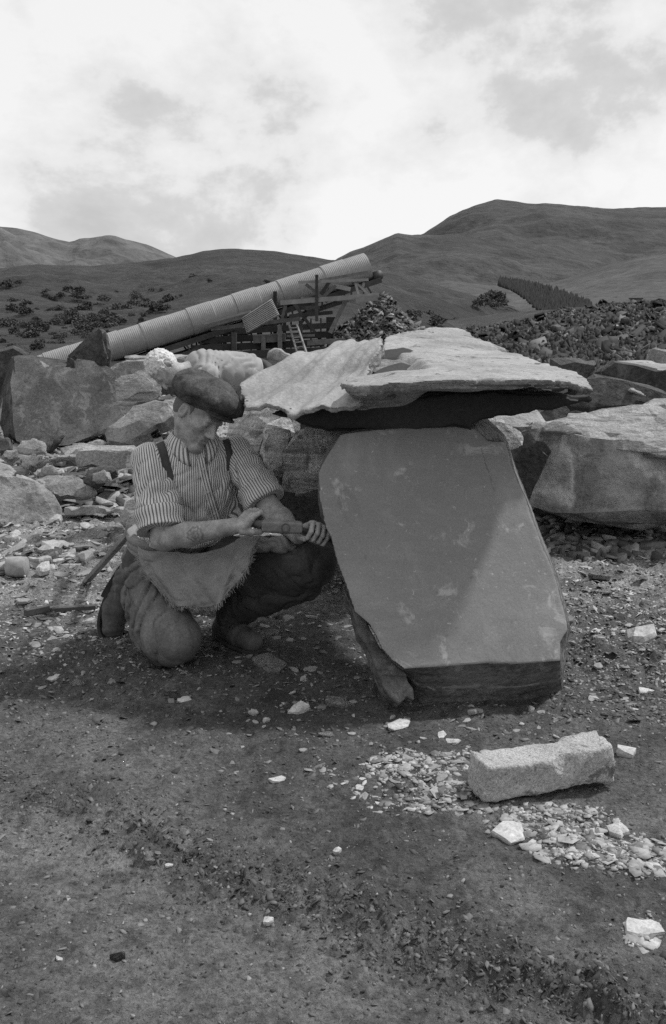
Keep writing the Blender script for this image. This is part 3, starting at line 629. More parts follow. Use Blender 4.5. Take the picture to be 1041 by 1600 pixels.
rock('layered_slab', [(835,660),(845,650),(880,640),(940,632),(1000,628),(1060,622),(1150,640),(1150,712),(1060,705),(1000,694),(950,686),(900,677),(860,668)], None, n=(-.05,-.35,.95), P0=at(960,675,5.4), t=.07, mat='slateband', rough=.02, strata=.02, seed=65, h=.014, relief=.012, terr=.03, label='rough layered slab lying on top of the big stained boulder', cat='slate slab', nsc=4)
rock('cap_stone', [(846,672),(856,661),(880,655),(902,662),(922,678),(890,677),(862,674)], None, n=(-.1,-.8,.6), P0=at(880,668,5.25), t=.04, mat='slatepale', rough=.006, strata=0, seed=66, label='small pale rounded stone capping the stained boulder edge')
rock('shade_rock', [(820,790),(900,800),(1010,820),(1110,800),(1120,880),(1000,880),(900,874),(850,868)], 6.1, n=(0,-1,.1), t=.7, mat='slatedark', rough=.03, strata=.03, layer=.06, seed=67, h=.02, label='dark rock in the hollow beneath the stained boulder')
rock('brown_rock', [(838,646),(858,634),(882,630),(893,640),(882,656),(860,668),(850,664)], 5.9, n=(.2,-1,.3), t=.3, mat='slatedark', rough=.014, strata=.015, seed=68, label='small dark rounded rock between pale block and layered slab')
rock('wedge_slab', [(893,636),(918,618),(914,604),(925,592),(950,594),(985,603),(1020,613),(1041,622),(1038,632),(1005,628),(960,634),(930,642)], 6.6, n=(-.15,-1,.12), t=.5, mat='slatedark', rough=.01, strata=.015, seed=69, B=[(893,630),(914,596),(925,586),(990,596),(1046,616),(1040,628),(930,636)], label='wedge shaped slab with a pale rim at the tip of the slate table', cat='slate slab')
rock('rim_slab', [(912,592),(930,588),(965,597),(1000,606),(1041,620),(1041,624),(1000,611),(950,602),(918,602)], None, n=(-.1,-.4,.9), P0=at(960,601,6.7), t=.03, mat='slatepale', rough=.006, strata=0, seed=70, label='thin pale slab lying along the wedge slab', cat='slate slab')
rock('quarry_block', [(940,585),(942,572),(960,562),(1000,572),(1041,574),(1120,580),(1120,620),(1060,622),(1020,612),(985,603),(950,594)], 8.5, n=(-.1,-1,.1), t=.8, mat='slatedark', rough=.02, strata=.03, seed=71, label='big dark block at the right edge with bright dusty top')
rock('dusty_top', [(945,571),(960,563),(985,556),(1041,566),(1120,570),(1120,576),(1041,575),(1000,574)], None, n=(-.1,-.3,.95), P0=at(1000,568,8.7), t=.06, mat='slatepale', rough=.01, strata=0, seed=72, label='thin bright slab on top of the dark block at the right edge', cat='slate slab')
rock('small_block', [(1014,566),(1018,545),(1030,542),(1080,552),(1080,580),(1040,576)], 9.2, n=(-.2,-1,.2), t=.5, mat='slateface', rough=.01, strata=.02, seed=73, label='upright grey block standing behind the bright slab at far right')
rock('quarry_block', [(868,562),(900,560),(940,562),(941,600),(925,592),(912,606),(890,596),(868,590)], 9.3, n=(.1,-1,.1), t=.8, mat='slatedark', rough=.03, strata=.03, seed=74, label='dark shadowed block behind the right wing of the slate table')
# --- left side
rock('standing_slab', [(22,558),(60,563),(72,573),(108,575),(120,562),(150,566),(168,576),(182,584),(187,615),(192,650),(172,676),(120,694),(60,696),(26,690),(24,640),(20,600)], 8.5, n=(.16,-1,.16), t=.3,
     B=[(20,556),(60,558),(150,562),(182,584),(190,650),(120,694),(8,690),(-6,652),(2,610),(10,575)], mat='slateface', rough=.005, strata=.014, layer=.045, relief=.007, k=.003, seed=81, terr=.01, facets=2, jagam=.04, side='slatedark', label='big square slab standing on edge at left, stained grey face', cat='slate slab', nsc=2.5)
rock('pointed_rock', [(106,558),(122,543),(138,526),(150,512),(157,518),(158,540),(166,576),(140,572)], 8.6, n=(-.5,-1,.0), t=.25, B=[(110,558),(150,512),(166,520),(172,545),(170,577),(140,572)], mat='slatedark', rough=.012, strata=.02, seed=82, label='pointed dark rock standing up in front of the conveyor tube', nsc=6)
rock('spike_rock', [(101,574),(104,558),(112,560),(120,577)], 8.3, n=(0,-1,.1), t=.08, mat='slatedark', rough=.008, strata=.01, seed=83, label='tiny dark spike of rock on top of the standing slab')
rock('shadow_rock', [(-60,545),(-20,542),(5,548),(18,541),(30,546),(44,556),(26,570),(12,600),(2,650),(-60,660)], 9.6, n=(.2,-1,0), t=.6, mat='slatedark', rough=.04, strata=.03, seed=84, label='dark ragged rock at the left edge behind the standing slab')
rock('flat_slab', [(190,549),(215,543),(262,543),(290,547),(310,553),(298,560),(245,560),(210,557)], 9.4, n=(0,-.7,.7), t=.12, mat='slateface', rough=.01, strata=.015, seed=85, label='flat pale slab resting below the conveyor, left of the white-haired head', cat='slate slab')
rock('grey_block', [(170,575),(176,566),(205,562),(240,560),(250,575),(240,600),(215,610),(188,640),(184,600)], 9.0, n=(.1,-1,.25), t=.5, mat='slateface', rough=.012, strata=.02, seed=86, label='grey block behind the standing slab, left of the white-haired head')
rock('banded_rock', [(183,596),(200,588),(222,578),(238,590),(247,603),(246,613),(232,619),(205,625),(192,640),(186,625)], 7.6, n=(.1,-1,.3), t=.4, mat='slateband', rough=.012, strata=.03, layer=.04, seed=87, label='rock with dark slanting bands just below the white-haired head', nsc=6)
rock('slanted_boulder', [(158,676),(168,660),(190,642),(203,628),(225,624),(255,622),(268,634),(268,645),(240,664),(205,690),(186,694),(165,688)], 7.1, n=(-.1,-1,.45), t=.3, mat='slateface', rough=.016, strata=.02, relief=.02, seed=88, label='long slanting boulder rising behind the kneeling man', nsc=5)
rock('sawn_block', [(119,708),(124,706),(205,702),(212,704),(212,728),(195,732),(165,728),(140,724),(120,736)], 6.7, n=(.05,-1,.06), t=.26, B=[(96,700),(110,698),(205,696),(212,698),(212,728),(150,728),(100,728)], mat='slateface', rough=.006, strata=.01, seed=89, label='oblong sawn block with flat bright top beside the kneeling man', cat='slate block')
rock('fan_slab', [(-30,742),(0,737),(30,737),(48,744),(66,756),(84,772),(94,790),(95,806),(90,811),(60,817),(20,819),(-30,812)], 6.15, n=(.12,-.86,.5), t=.09, mat='slateface', rough=.008, strata=.015, seed=90, terr=.022, faces=260, label='fan shaped slab leaning low at the left edge with ribbed face', cat='slate slab')
rock('bright_slab', [(-40,718),(0,716),(18,722),(30,733),(20,748),(5,775),(-8,800),(-40,800)], 6.35, n=(.2,-.7,.7), t=.1, mat='slatepale', rough=.01, strata=.015, seed=91, label='bright slab at the left edge tucked behind the fan shaped slab', cat='slate slab')
rock('low_slab', [(38,746),(60,742),(112,742),(140,755),(153,766),(140,772),(95,774),(66,760)], 6.45, n=(.1,-.6,.8), t=.05, mat='slateface', rough=.006, strata=.01, seed=92, label='low smooth slab lying behind the fan shaped slab', cat='slate slab')
rock('edging_slab', [(94,793),(130,792),(192,793),(200,800),(195,806),(130,807),(95,807)], 6.1, n=(0,-1,.12), t=.16, mat='slateface', rough=.004, strata=.006, seed=93, label='long narrow slab like a kerb lying right of the fan shaped slab', cat='slate slab')
rock('elbow_block', [(182,800),(194,782),(207,774),(222,790),(222,828),(205,832),(190,822)], 5.3, n=(-.1,-1,.5), t=.2, mat='slatepale', rough=.008, strata=.01, seed=94, label='pale block standing behind the kneeling man\'s elbow', cat='slate block')
rock('tilted_slab', [(66,702),(84,682),(100,677),(88,692),(74,704)], 7.2, n=(-.4,-1,.6), t=.05, mat='slatedark', rough=.006, strata=.006, seed=95, label='small dark tilted slab below the standing slab', cat='slate slab')
rock('rounded_boulder', [(415,560),(418,547),(428,542),(440,543),(452,551),(462,560),(440,566)], 7.4, n=(0,-1,.2), t=.3, mat='slateface', rough=.01, strata=.0, k=.05, seed=96, label='rounded boulder peeping over the wavy plate near the ladder')
for i, (A_, Y_, mt, lb) in enumerate([
    ([(20,705),(32,688),(50,682),(66,690),(66,704),(40,708)], 7.6, 'slatepale', 'pale rounded stone at the foot of the standing slab, near its left corner'),
    ([(0,712),(8,700),(26,700),(30,712),(16,722)], 7.0, 'slateface', 'grey stone in the gap left of the pale rounded stone'),
    ([(30,728),(36,712),(52,708),(48,724),(38,734)], 6.7, 'slateface', 'leaning grey splinter in front of the pale rounded stone'),
    ([(44,728),(56,710),(66,708),(62,722),(54,730)], 6.6, 'slatepale', 'narrow pale splinter left of the sawn block'),
    ([(58,746),(62,728),(80,724),(96,738),(84,744)], 6.55, 'slateface', 'broad grey chip just in front of the sawn block end'),
    ([(130,752),(134,734),(150,726),(172,726),(180,736),(160,740),(140,756)], 6.4, 'slatedark', 'dark rounded stone below the sawn block'),
    ([(142,752),(144,738),(164,732),(168,745),(160,752)], 6.3, 'slatepale', 'squarish pale stone sitting in front of the dark rounded stone'),
    ([(0,684),(12,680),(16,700),(4,706),(-10,700)], 7.9, 'slatedark', 'dark stone at the left edge by the foot of the standing slab'),
    ([(118,690),(150,684),(166,690),(160,699),(120,702)], 7.2, 'slatepale', 'pale flat stone behind the sawn block'),
    ([(130,712),(100,716),(62,722),(66,716),(92,711)], 6.75, 'slatepale', 'long pale sliver pointing at the sawn block')]):
    rock('broken_stone', A_, Y_, n=(rng.uniform(-.3, .3), -1, rng.uniform(.3, .8)), t=.12, mat=mt, rough=.008, strata=.01, seed=110+i, label=lb, cat='stone')
# --- granite sett lying in the foreground
rock('granite_block', [(739,1190),(752,1205),(753,1258),(742,1250),(737,1232),(736,1210)], None, n=(-.93,-.36,.05), P0=at(746,1222,2.55), t=.365,
     B=None, mat='granite', rough=.003, strata=.0, layer=.2, relief=.003, k=.008, taper=.0, seed=120, h=.0042, label='rough pale granite block lying alone on the dirt in the foreground', cat='stone block') if False else None
def granite():
    a0 = gp(752,1257,.006); a1 = gp(962,1228,.012); ax = unit((a1-a0)*[1,1,0]); Lg = np.linalg.norm(a1-a0); side = np.array([-ax[1], ax[0], 0]); up = np.array([0, 0, 1.])
    def fn(P):
        q = P-a0; x = q@ax; y = q@side; z = q@up-.004-.012*x/Lg
        wd_ = .115; ht = .105-.008*np.sin(x*11)
        e = fbm3(P*[40, 40, 40], 3, 3)*.0035+fbm3(P*14, 2, 5)*.006
        notch = .02*np.exp(-((x-Lg*.62)/.035)**2)*sstep(.03, .09, z)
        d = smax(smax(np.abs(x-Lg/2)-Lg/2+.12*np.maximum(z-.05, 0)+.08*np.maximum(.06-y, 0), np.abs(y-wd_/2)-wd_/2+notch, .012), np.abs(z-ht/2)-ht/2, .012)
        return d+e
    c = [a0, a0+ax*Lg, a0+side*.13, a0+ax*Lg+side*.13]; c = np.array(c)
    V, Q = sdfmesh(fn, c.min(0)-.03, c.max(0)+[.03, .03, .16], .0042)
    tag(mk('granite_block', V, Q, M['granite']), 'rough pale granite block lying alone on the dirt in the foreground', 'stone block')
granite()
# ------------------------------------------------------------------ loose slate on the ground
def on_ground(px, py):
    p = gp(px, py); z = float(gheight(p[0], p[1])); p = gp(px, py, z); p[2] = float(gheight(p[0], p[1])); return p
def shard_mesh(name, seed, n=8, th=.16):
    rr = np.random.default_rng(seed); ang = (np.arange(n)+rr.uniform(-.36, .36, n))*2*math.pi/n; r_ = rr.uniform(.6, 1.05, n); asp = rr.uniform(.5, .85)
    x, y = np.cos(ang)*r_, np.sin(ang)*r_*asp; tz = th*(1+rr.uniform(-.4, .4, n))
    mid_ = [(x[k]*1.05+rr.uniform(-.05, .05), y[k]*1.05+rr.uniform(-.05, .05), tz[k]*.5) for k in range(n)]
    V = [(x[k], y[k], tz[k]) for k in range(n)]+mid_+[(x[k]*.95, y[k]*.95, -.12) for k in range(n)]+[(rr.uniform(-.2, .2), rr.uniform(-.15, .15), th*1.35)]
    F = [(k, (k+1) % n, 3*n) for k in range(n)]
    for a in (0, n): F += [(a+k, a+n+k, a+n+(k+1) % n, a+(k+1) % n) for k in range(n)]
    return mesh(name, V, F, M['chip'], smooth=False)
lib = [shard_mesh('slate_piece', 300+k, int(rng.integers(6, 10)), rng.uniform(.1, .3)) for k in range(14)]
lump = [shard_mesh('slate_piece', 330+k, int(rng.integers(6, 9)), rng.uniform(.45, .8)) for k in range(6)]
def piece(px, py, w, label, group=None, thick=1.0, name='slate_piece', mat=None, k=None, lumpy=False, tilt=.14, yaw=None, asp=1.0):
    p = on_ground(px, py); L_ = lump if lumpy else lib; me = L_[int(rng.integers(len(L_))) if k is None else k % len(L_)]
    if mat: me = me.copy(); me.materials.clear(); me.materials.append(M[mat])
    o = bpy.data.objects.new(name, me); col.objects.link(o); s = w*np.linalg.norm(p-CAM)/FPX/2/.95
    o.location = p; o.scale = (s, s*asp, s*thick); o.rotation_euler = (rng.normal(0, tilt), rng.normal(0, tilt), rng.uniform(0, 6.28) if yaw is None else yaw)
    tag(o, label, 'stone', group); return o
hero = [(622,1134,44,'layered pale flake just below the foot of the leaning slab','pale',0),(466,1112,38,'whitish crumbly stone below the kneeling man\'s boot','pale',1),(433,1220,28,'bright white chip alone in the middle of the dirt','pale',0),
    (290,1096,30,'pale flat chip right below the man\'s knee','pale',0),(275,1088,46,'thin dark sliver propped beside the pale chip below the knee','slatedark',0),(1004,1003,62,'large pale wedge stone lying by itself at right','pale',1),
    (420,1046,78,'long flat slate flake in front of the boot','slateface',0),(562,1232,22,'bright chip at the left end of the pale rubble patch','pale',0),(566,1218,16,'small bright chip next to the left end of the pale rubble','pale',0),
    (527,1333,16,'tiny white pebble low in the middle of the dirt','pale',1),(420,1442,18,'white pebble near the bottom centre','pale',1),(186,1498,26,'small dark clod with a light edge at lower left','slatedark',1),
    (262,1348,16,'white chip beside the dark clods of the wheel track','pale',0),(236,1338,22,'dull crumbly stone in the wheel track','slateface',1),(92,1500,12,'tiny pale pebble near the bottom left corner','pale',1),
    (976,1182,34,'pale stone touching the right end of the granite block','pale',1),(966,1302,34,'upright pale lump below the granite block','pale',1),(797,1300,62,'flat white patch of crushed stone below the granite block','pale',0),
    (1004,1452,74,'broad pale crumbled stone at the right edge low down','pale',0),(950,964,20,'small bright chip right of the leaning slab','pale',0),(1010,1082,36,'flat bright flake at the right edge beyond the granite block','pale',0),
    (85,1060,34,'flat pale stone left of the kneeling man low down','pale',0),(120,1068,24,'round grey pebble beside the flat pale stone','slateface',1),(68,897,38,'pale oval stone right of the mallet','pale',1),(62,965,34,'grey flat stone between the mallet and the iron bar','slateface',0),
    (28,900,10,'tiny stone hidden near the mallet','slateface',1),(74,850,40,'dark edged slate piece above the mallet','slateface',0),(140,840,66,'broad flat slate lying above the wooden stake','slateface',0),(55,832,50,'pale flat flake below the fan shaped slab','pale',0),(92,880,26,'small pale flake between mallet and wooden stake','pale',0),
    (400,1002,52,'pale triangular flake just beyond the boot toe','slateface',0),(420,992,40,'thin flake lying behind the boot toe','slateface',0),(706,1160,34,'pale splinter above the pale rubble patch','pale',0),(690,1150,28,'second pale splinter above the pale rubble patch','pale',0),
    (530,1100,60,'long thin slate flake left of the leaning slab foot','slateface',0),(512,1148,30,'brownish flake below the long thin flake','slateface',0),(415,1125,18,'small bright chip left of the crumbly stone','pale',1),(940,905,56,'flat slate flake in the shade of the stained boulder','slateface',0)]
for i, (px, py, w, lb, mt, lm) in enumerate(hero): piece(px, py, w, lb, mat=mt, lumpy=bool(lm), k=i, thick=.9, tilt=.1)
rs = np.random.default_rng(70)
def scatter(n, box, wr, label, group, lumpyp=.2, reject=None):
    c = 0
    while c < n:
        px, py = rs.uniform(box[0], box[2]), rs.uniform(box[1], box[3])
        if reject and reject(px, py): continue
        c += 1; piece(px, py, rs.uniform(*wr), label, group, thick=rs.uniform(.4, .9), lumpy=rs.uniform() < lumpyp, tilt=.18)
inman = lambda px, py: (150 < px < 520 and 560 < py < 1040) or (500 < px < 890 and py < 1090)
scatter(62, (-20, 700, 210, 800), (18, 50), 'broken slate piece in the rubble heaped between the standing slab and the open ground', 'broken slate heaped at left', .3, lambda a, b: (a < 100 and b > 735 and b > 700+.6*a) or inman(a, b))
scatter(85, (-20, 810, 230, 900), (14, 40), 'flat slate flake strewn on the ground left of the kneeling man', 'slate flakes strewn at left', .2, inman)
scatter(40, (-20, 900, 170, 1010), (9, 26), 'small slate flake on the dirt left of the kneeling man', 'slate flakes strewn at left low down', .2, inman)
scatter(45, (880, 880, 1060, 1110), (9, 24), 'small slate flake on the dark dirt right of the leaning slab', 'slate flakes strewn at right', .25)
scatter(40, (380, 1060, 900, 1170), (8, 20), 'small slate chip on the dirt in front of the leaning slab', 'slate chips before the leaning slab', .2, lambda a, b: a > 560 and b < 1105)
scatter(22, (350, 960, 560, 1060), (12, 30), 'slate flake in the shade under the man\'s raised knee', 'slate flakes under the raised knee', .1, lambda a, b: b < 1015 and a < 410)
# masses of small chips nobody could count
def pix_pts(n, f, seed):
    rr = np.random.default_rng(seed); out = []
    while len(out) < n:
        px, py = rr.uniform(-80, 1120), rr.uniform(640, 1600)
        if rr.uniform() < f(px, py):
            g = gp(px, py); out.append(g[:2])
    xy = np.array(out); return np.concatenate([xy, gheight(xy[:, 0], xy[:, 1])[:, None]], 1)
def dens(px, py):
    d = np.interp(py, [640,760,900,1000,1080,1200,1600], [.9,1,.9,.6,.28,.09,.03])
    if px > 860 and 860 < py < 1130: d = 1
    if 330 < px < 560 and 940 < py < 1100: d = .25
    return d
P_ = pix_pts(42000, dens, 5); D_ = np.linalg.norm(P_-CAM, axis=1)
V_, F_, T_ = shards(P_, rng.lognormal(-.1, .5, len(P_))*.0052*D_/2.6, rng.uniform(.0004, .0022, len(P_)), np.clip(rng.choice([.4, .7, 1.1, 1.6, 2.3], len(P_), p=[.14, .26, .30, .22, .08])*np.where(P_[:, 1] < 3.3, .55, np.where(P_[:, 1] < 3.8, .8, 1.15)), 0, 2.4), 8, .3, n=5)
tag(mk('slate_chippings', V_, F_, M['shard'], smooth=False, loc=(0, 4, 0), attrs={'tone': T_}), 'tiny slate chippings strewn over the quarry floor', 'chippings', kind='stuff')
def dens2(px, py):
    for cx, cy, sx, sy, s in [(650,1200,70,22,1),(690,1250,60,22,1),(740,1185,60,12,.5),(640,1190,50,10,.6),(870,1282,80,22,1),(810,1298,40,10,1),(930,1330,90,26,1),(1010,1345,70,26,1),(1005,1455,28,22,.7),(560,1225,40,20,.15),(600,1240,50,30,.2),(470,1110,30,10,.2),(760,1260,50,10,.5),(520,1205,40,8,.2)]:
        if ((px-cx)/sx)**2+((py-cy)/sy)**2 < rng.uniform(.5, 1.5)*1.1: return s
    return 0
P_ = pix_pts(3600, dens2, 6); P_[:, 2] -= .001
V_, F_, T_ = shards(P_, np.minimum(rng.lognormal(-.3, .7, len(P_))*.0095, .035), rng.uniform(.0005, .0028, len(P_)), rng.choice([.7, 1.2, 1.6, 2.1], len(P_), p=[.2, .35, .3, .15]), 8, .14, n=6)
tag(mk('pale_rubble', V_, F_, M['shard'], smooth=False, loc=(.5, 2.6, 0), attrs={'tone': T_}), 'pale crushed stone spilled around the granite block', 'rubble', kind='stuff')
P_ = pix_pts(5500, lambda px, py: .03+.97*math.exp(-((float(track_coord(*gp(px, py)[:2])[1]))/.10)**2) if py > 1000 else .05, 7)
V_, F_, T_ = shards(P_, np.minimum(rng.lognormal(-.3, .7, len(P_))*.005, .012), rng.uniform(.0006, .003, len(P_)), rng.choice([.22, .32, .45, .7], len(P_)), 9, .55, n=5)
tag(mk('soil_crumbs', V_, F_, M['shard'], smooth=False, loc=(0, 2.4, 0), attrs={'tone': T_}), 'dark crumbs of earth along the wheel track', 'dirt', kind='stuff')
# background rubble between the rocks on the left, under the conveyor
def pts_box(n, a, seed):
    rr = np.random.default_rng(seed); P = []
    for _ in range(n):
        px, py = rr.uniform(a[0], a[2]), rr.uniform(a[1], a[3]); P.append(np.append(gp(px, max(py, 560))[:2], 0))
    P = np.array(P); P[:, 2] = gheight(P[:, 0], P[:, 1]); return P
P_ = pts_box(4200, (-60, 560, 330, 800), 8)
V_, F_, T_ = shards(P_, rng.lognormal(-2.9, .5, len(P_)), rng.uniform(.005, .02, len(P_)), rng.choice([.3, .6, 1., 1.6], len(P_)), 10, .35)
tag(mk('rubble_heap', V_, F_, M['shard'], smooth=False, loc=(-2, 8, 0), attrs={'tone': T_}), 'broken slate rubble filling the ground behind the kneeling man', 'rubble', kind='stuff')
P_ = pts_box(1500, (780, 590, 1120, 880), 9)
V_, F_, T_ = shards(P_, rng.uniform(.02, .08, len(P_)), rng.uniform(.01, .03, len(P_)), rng.choice([.3, .6, 1., 1.4], len(P_)), 11, .3)
tag(mk('rubble_heap', V_, F_, M['shard'], smooth=False, loc=(3, 8, 0), attrs={'tone': T_}), 'broken slate rubble on the ground around the stained boulder', 'rubble', kind='stuff')

# broken waste between the near stones and the quarry tips
rg = np.random.default_rng(77); nW = 14000; Yw = rg.uniform(12.5, 27, nW); Xw = rg.uniform(.02, .48, nW)*Yw; Pw = np.stack([Xw, Yw, gheight(Xw, Yw)], 1); Pw[:, 2] += 1.3*np.abs(fbm2(Xw*.25, Yw*.25, 3, 88))*sstep(12, 15, Yw)
V_, F_, T_ = shards(Pw, np.minimum(rg.lognormal(-2.3, .55, nW), .24), rg.uniform(.02, .07, nW), rg.choice([.12, .2, .32, .5, .9], nW, p=[.3, .3, .22, .12, .06]), 13, .32)
tag(mk('quarry_waste', V_, F_, M['shard'], smooth=False, loc=(4, 16, -1), attrs={'tone': T_}), 'dark broken waste lying between the near blocks and the quarry tips', 'rubble', kind='stuff')
# ------------------------------------------------------------------ people
M['skin'] = material('weathered_skin', .30, .62, var=.35, vscale=26, fine=.25, fscale=160, bump=.6, bscale=130, bdist=.0015, patches=[(60, .57, .66, .17, .5)], attr='ink', spec=.35)
def striped(name, pale, dark, freq):
    m = material(name, pale, .9, var=.12, vscale=9, bump=.3, bscale=400, bdist=.0008)
    t = m.node_tree; pb = [x for x in t.nodes if x.type == 'BSDF_PRINCIPLED'][0]; src = pb.inputs['Base Color'].links[0].from_socket
    a = t.nodes.new('ShaderNodeAttribute'); a.attribute_name = 'u'
    mu = t.nodes.new('ShaderNodeMath'); mu.operation = 'MULTIPLY'; mu.inputs[1].default_value = freq; t.links.new(a.outputs['Fac'], mu.inputs[0])
    fr = t.nodes.new('ShaderNodeMath'); fr.operation = 'FRACT'; t.links.new(mu.outputs[0], fr.inputs[0])
    lt = t.nodes.new('ShaderNodeMath'); lt.operation = 'LESS_THAN'; lt.inputs[1].default_value = .42; t.links.new(fr.outputs[0], lt.inputs[0])
    mx_ = t.nodes.new('ShaderNodeMix'); mx_.data_type = 'RGBA'; mx_.inputs[7].default_value = (dark, dark, dark, 1)
    t.links.new(lt.outputs[0], mx_.inputs[0]); t.links.new(src, mx_.inputs[6]); t.links.new(mx_.outputs[2], pb.inputs['Base Color'])
    return m
M['shirt'] = striped('striped_shirt', .60, .15, 92)
M['shirtpale'] = material('pale_shirt', .30, .9, var=.15, vscale=8, bump=.3, bscale=300, bdist=.001)
M['trousers'] = material('work_trousers', .060, .95, var=.35, vscale=7, fine=.3, fscale=120, bump=.4, bscale=300, bdist=.001, patches=[(9, .55, .68, .12, .5)])
M['trouserleg'] = material('dusty_trousers', .125, .95, var=.5, vscale=7, fine=.3, fscale=120, bump=.4, bscale=300, bdist=.001, patches=[(11, .54, .66, .18, .55), (30, .62, .68, .3, .6)])
M['tweed'] = material('tweed_cap', .085, 1, var=.4, vscale=18, fine=.5, fscale=200, bump=.9, bscale=200, bdist=.003, spec=.05, patches=[(30, .54, .64, .045, .6)])
M['sacking'] = material('sacking', .22, .97, var=.22, vscale=8, fine=.3, fscale=200, bump=.7, bscale=420, bdist=.001)
M['strap'] = material('braces_leather', .05, .8, var=.3, vscale=20)
M['boot'] = material('dusty_boot_leather', .075, .7, var=.35, vscale=14, fine=.3, fscale=90, bump=.4, bscale=120, bdist=.001, patches=[(16, .55, .66, .2, .5)])
M['sole'] = material('boot_sole', .035, .9, var=.3, vscale=20)
M['hair'] = material('grey_hair', .12, .9, fine=.4, fscale=300, bump=.8, bscale=300, bdist=.002)
M['whitehair'] = material('white_hair', .62, .9, fine=.3, fscale=120, bump=.8, bscale=90, bdist=.01)
M['button'] = material('shirt_button', .5, .4)
def px_of(P):
    d = np.asarray(P)-CAM; return CX+FPX*(d@CR)/(d@CF), CY-FPX*(d@CU)/(d@CF)
def cast(px, py, fn, off=.003, Y0=3.0):
    d = ray(px, py); d = d/np.linalg.norm(d); p = at(px, py, Y0)
    for _ in range(60):
        s = float(fn(p[None])[0])-off
        if s < .0006 or p[1] > 4.6: break
        p = p+d*max(s*.8, .0006)
    return p
def bez(pts, n):
    pts = np.asarray(pts, float); t = np.linspace(0, len(pts)-1, n); i = np.clip(np.floor(t).astype(int), 0, len(pts)-2); f = (t-i)[:, None]
    p0 = pts[np.maximum(i-1, 0)]; p1 = pts[i]; p2 = pts[i+1]; p3 = pts[np.minimum(i+2, len(pts)-1)]
    return .5*((2*p1)+(-p0+p2)*f+(2*p0-5*p1+4*p2-p3)*f*f+(-p0+3*p1-3*p2+p3)*f**3)
def ribbon(name, pix, w, fn, mat, parent, off=.003, thick=.003, n=26, attr=None, cols=3, label=None):
    P2 = bez(pix, n); V = []
    for i in range(n):
        tg = P2[min(i+1, n-1)]-P2[max(i-1, 0)]; tg = tg/np.linalg.norm(tg); nn = np.array([-tg[1], tg[0]])
        for c in range(cols): q = P2[i]+nn*w*(c/(cols-1)-.5); V.append(cast(q[0], q[1], fn, off))
    F = [(i*cols+c, (i+1)*cols+c, (i+1)*cols+c+1, i*cols+c+1) for i in range(n-1) for c in range(cols-1)]
    at_ = {'u': [attr*(k % cols)/(cols-1) for k in range(len(V))]} if attr else None
    o = mk(name, V, F, mat, parent, attrs=at_); m = o.modifiers.new('thick', 'SOLIDIFY'); m.thickness = thick; m.offset = 1
    return o
# joints of the kneeling man
Lx = unit((.95, .31, .02)); Nf = unit((.31, -.94, -.12)); Sp = unit(np.cross(Lx, Nf))*-1
if Sp[2] < 0: Sp = -Sp
PEL = at(262,872,3.86); WST = at(292,820,3.79); CHS = at(301,752,3.745); UPR = at(303,712,3.73); NB = at(301,690,3.70)
SR = UPR-Lx*.165+[0, 0, -.005]; SL = UPR+Lx*.165+[0, 0, .0]
ER = at(256,842,3.535); WR = at(366,822,3.40); EL = at(424,798,3.64); WL = at(466,838,3.52)
HR = at(232,884,3.83); KR = at(266,1003,3.52); AR = at(214,930,3.93)
HL = at(300,884,3.86); KL = at(484,876,3.58); AL = at(358,972,3.82)
HC = at(310,647,3.655)
hF = unit((.68, -.54, -.52)); hU = unit(np.array([.50, -.02, .86])-hF*np.dot((.50, -.02, .86), hF)); hR = np.cross(hF, hU); HM = np.array([hR, hF, hU])
def union(P, prims, k):
    d = None
    for f in prims:
        e = f(P); d = e if d is None else smin(d, e, k)
    return d
C_ = lambda a, b, ra, rb=None: (lambda P: cap(P, a, b, ra, rb))
E_ = lambda c, r, Mx=None: (lambda P: ell(P, c, r, Mx))
TM = np.array([Lx, Nf, Sp])
def torso(P, g=0.0):
    return union(P, [E_(CHS, (.168+g, .112+g, .165+g), TM), E_(WST, (.178+g, .12+g, .15+g), TM), E_(PEL, (.165+g, .125+g, .12+g), TM), C_(SR+Lx*.03, SL-Lx*.03, .058+g), C_(NB-Sp*.05, NB+Sp*.02, .075+g*.6), C_(at(366,745,3.83), at(368,800,3.84), .05+g, .06+g)], .05)
def headf(P):
    q = (P-HC)@HM.T
    d = ell(q, (0, -.012, .03), (.073, .094, .088))
    d = smin(d, ell(q, (0, .025, -.035), (.057, .068, .08)), .03)
    d = smin(d, ell(q, (0, -.035, -.01), (.064, .06, .07)), .03)
    for s in (-1, 1):
        d = smin(d, cap(q, (s*.052, .0, -.06), (s*.012, .072, -.104), .018, .018), .025)
        d = smin(d, ell(q, (s*.043, .058, -.022), (.02, .022, .018)), .02)
    d = smin(d, cap(q, (-.012, .078, -.102), (.012, .078, -.102), .017), .015)
    d = smin(d, cap(q, (-.036, .079, .020), (.036, .079, .020), .012), .012)
    for s in (-1, 1): d = smax(d, -ell(q, (s*.031, .098, .0), (.018, .016, .011)), .012)
    for s in (-1, 1): d = smin(d, ell(q, (s*.031, .074, -.001), (.014, .013, .011)), .004)
    d = smin(d, cap(q, (0, .084, .012), (0, .112, -.028), .008, .0115), .010)
    for s in (-1, 1): d = smin(d, ell(q, (s*.012, .098, -.034), (.008, .011, .008)), .006)
    d = smin(d, cap(q, (-.02, .084, -.058), (.02, .084, -.058), .0075), .006)
    d = smin(d, cap(q, (-.017, .083, -.071), (.017, .083, -.071), .0085), .006)
    d = smax(d, -ell(q, (0, .096, -.0645), (.024, .010, .0022)), .003)
    for s in (-1, 1):
        e = ell(q, (s*.076, -.012, -.006), (.010, .019, .032)); e = smax(e, -ell(q, (s*.086, -.008, -.004), (.009, .011, .021)), .004)
        d = smin(d, e, .006)
    return d
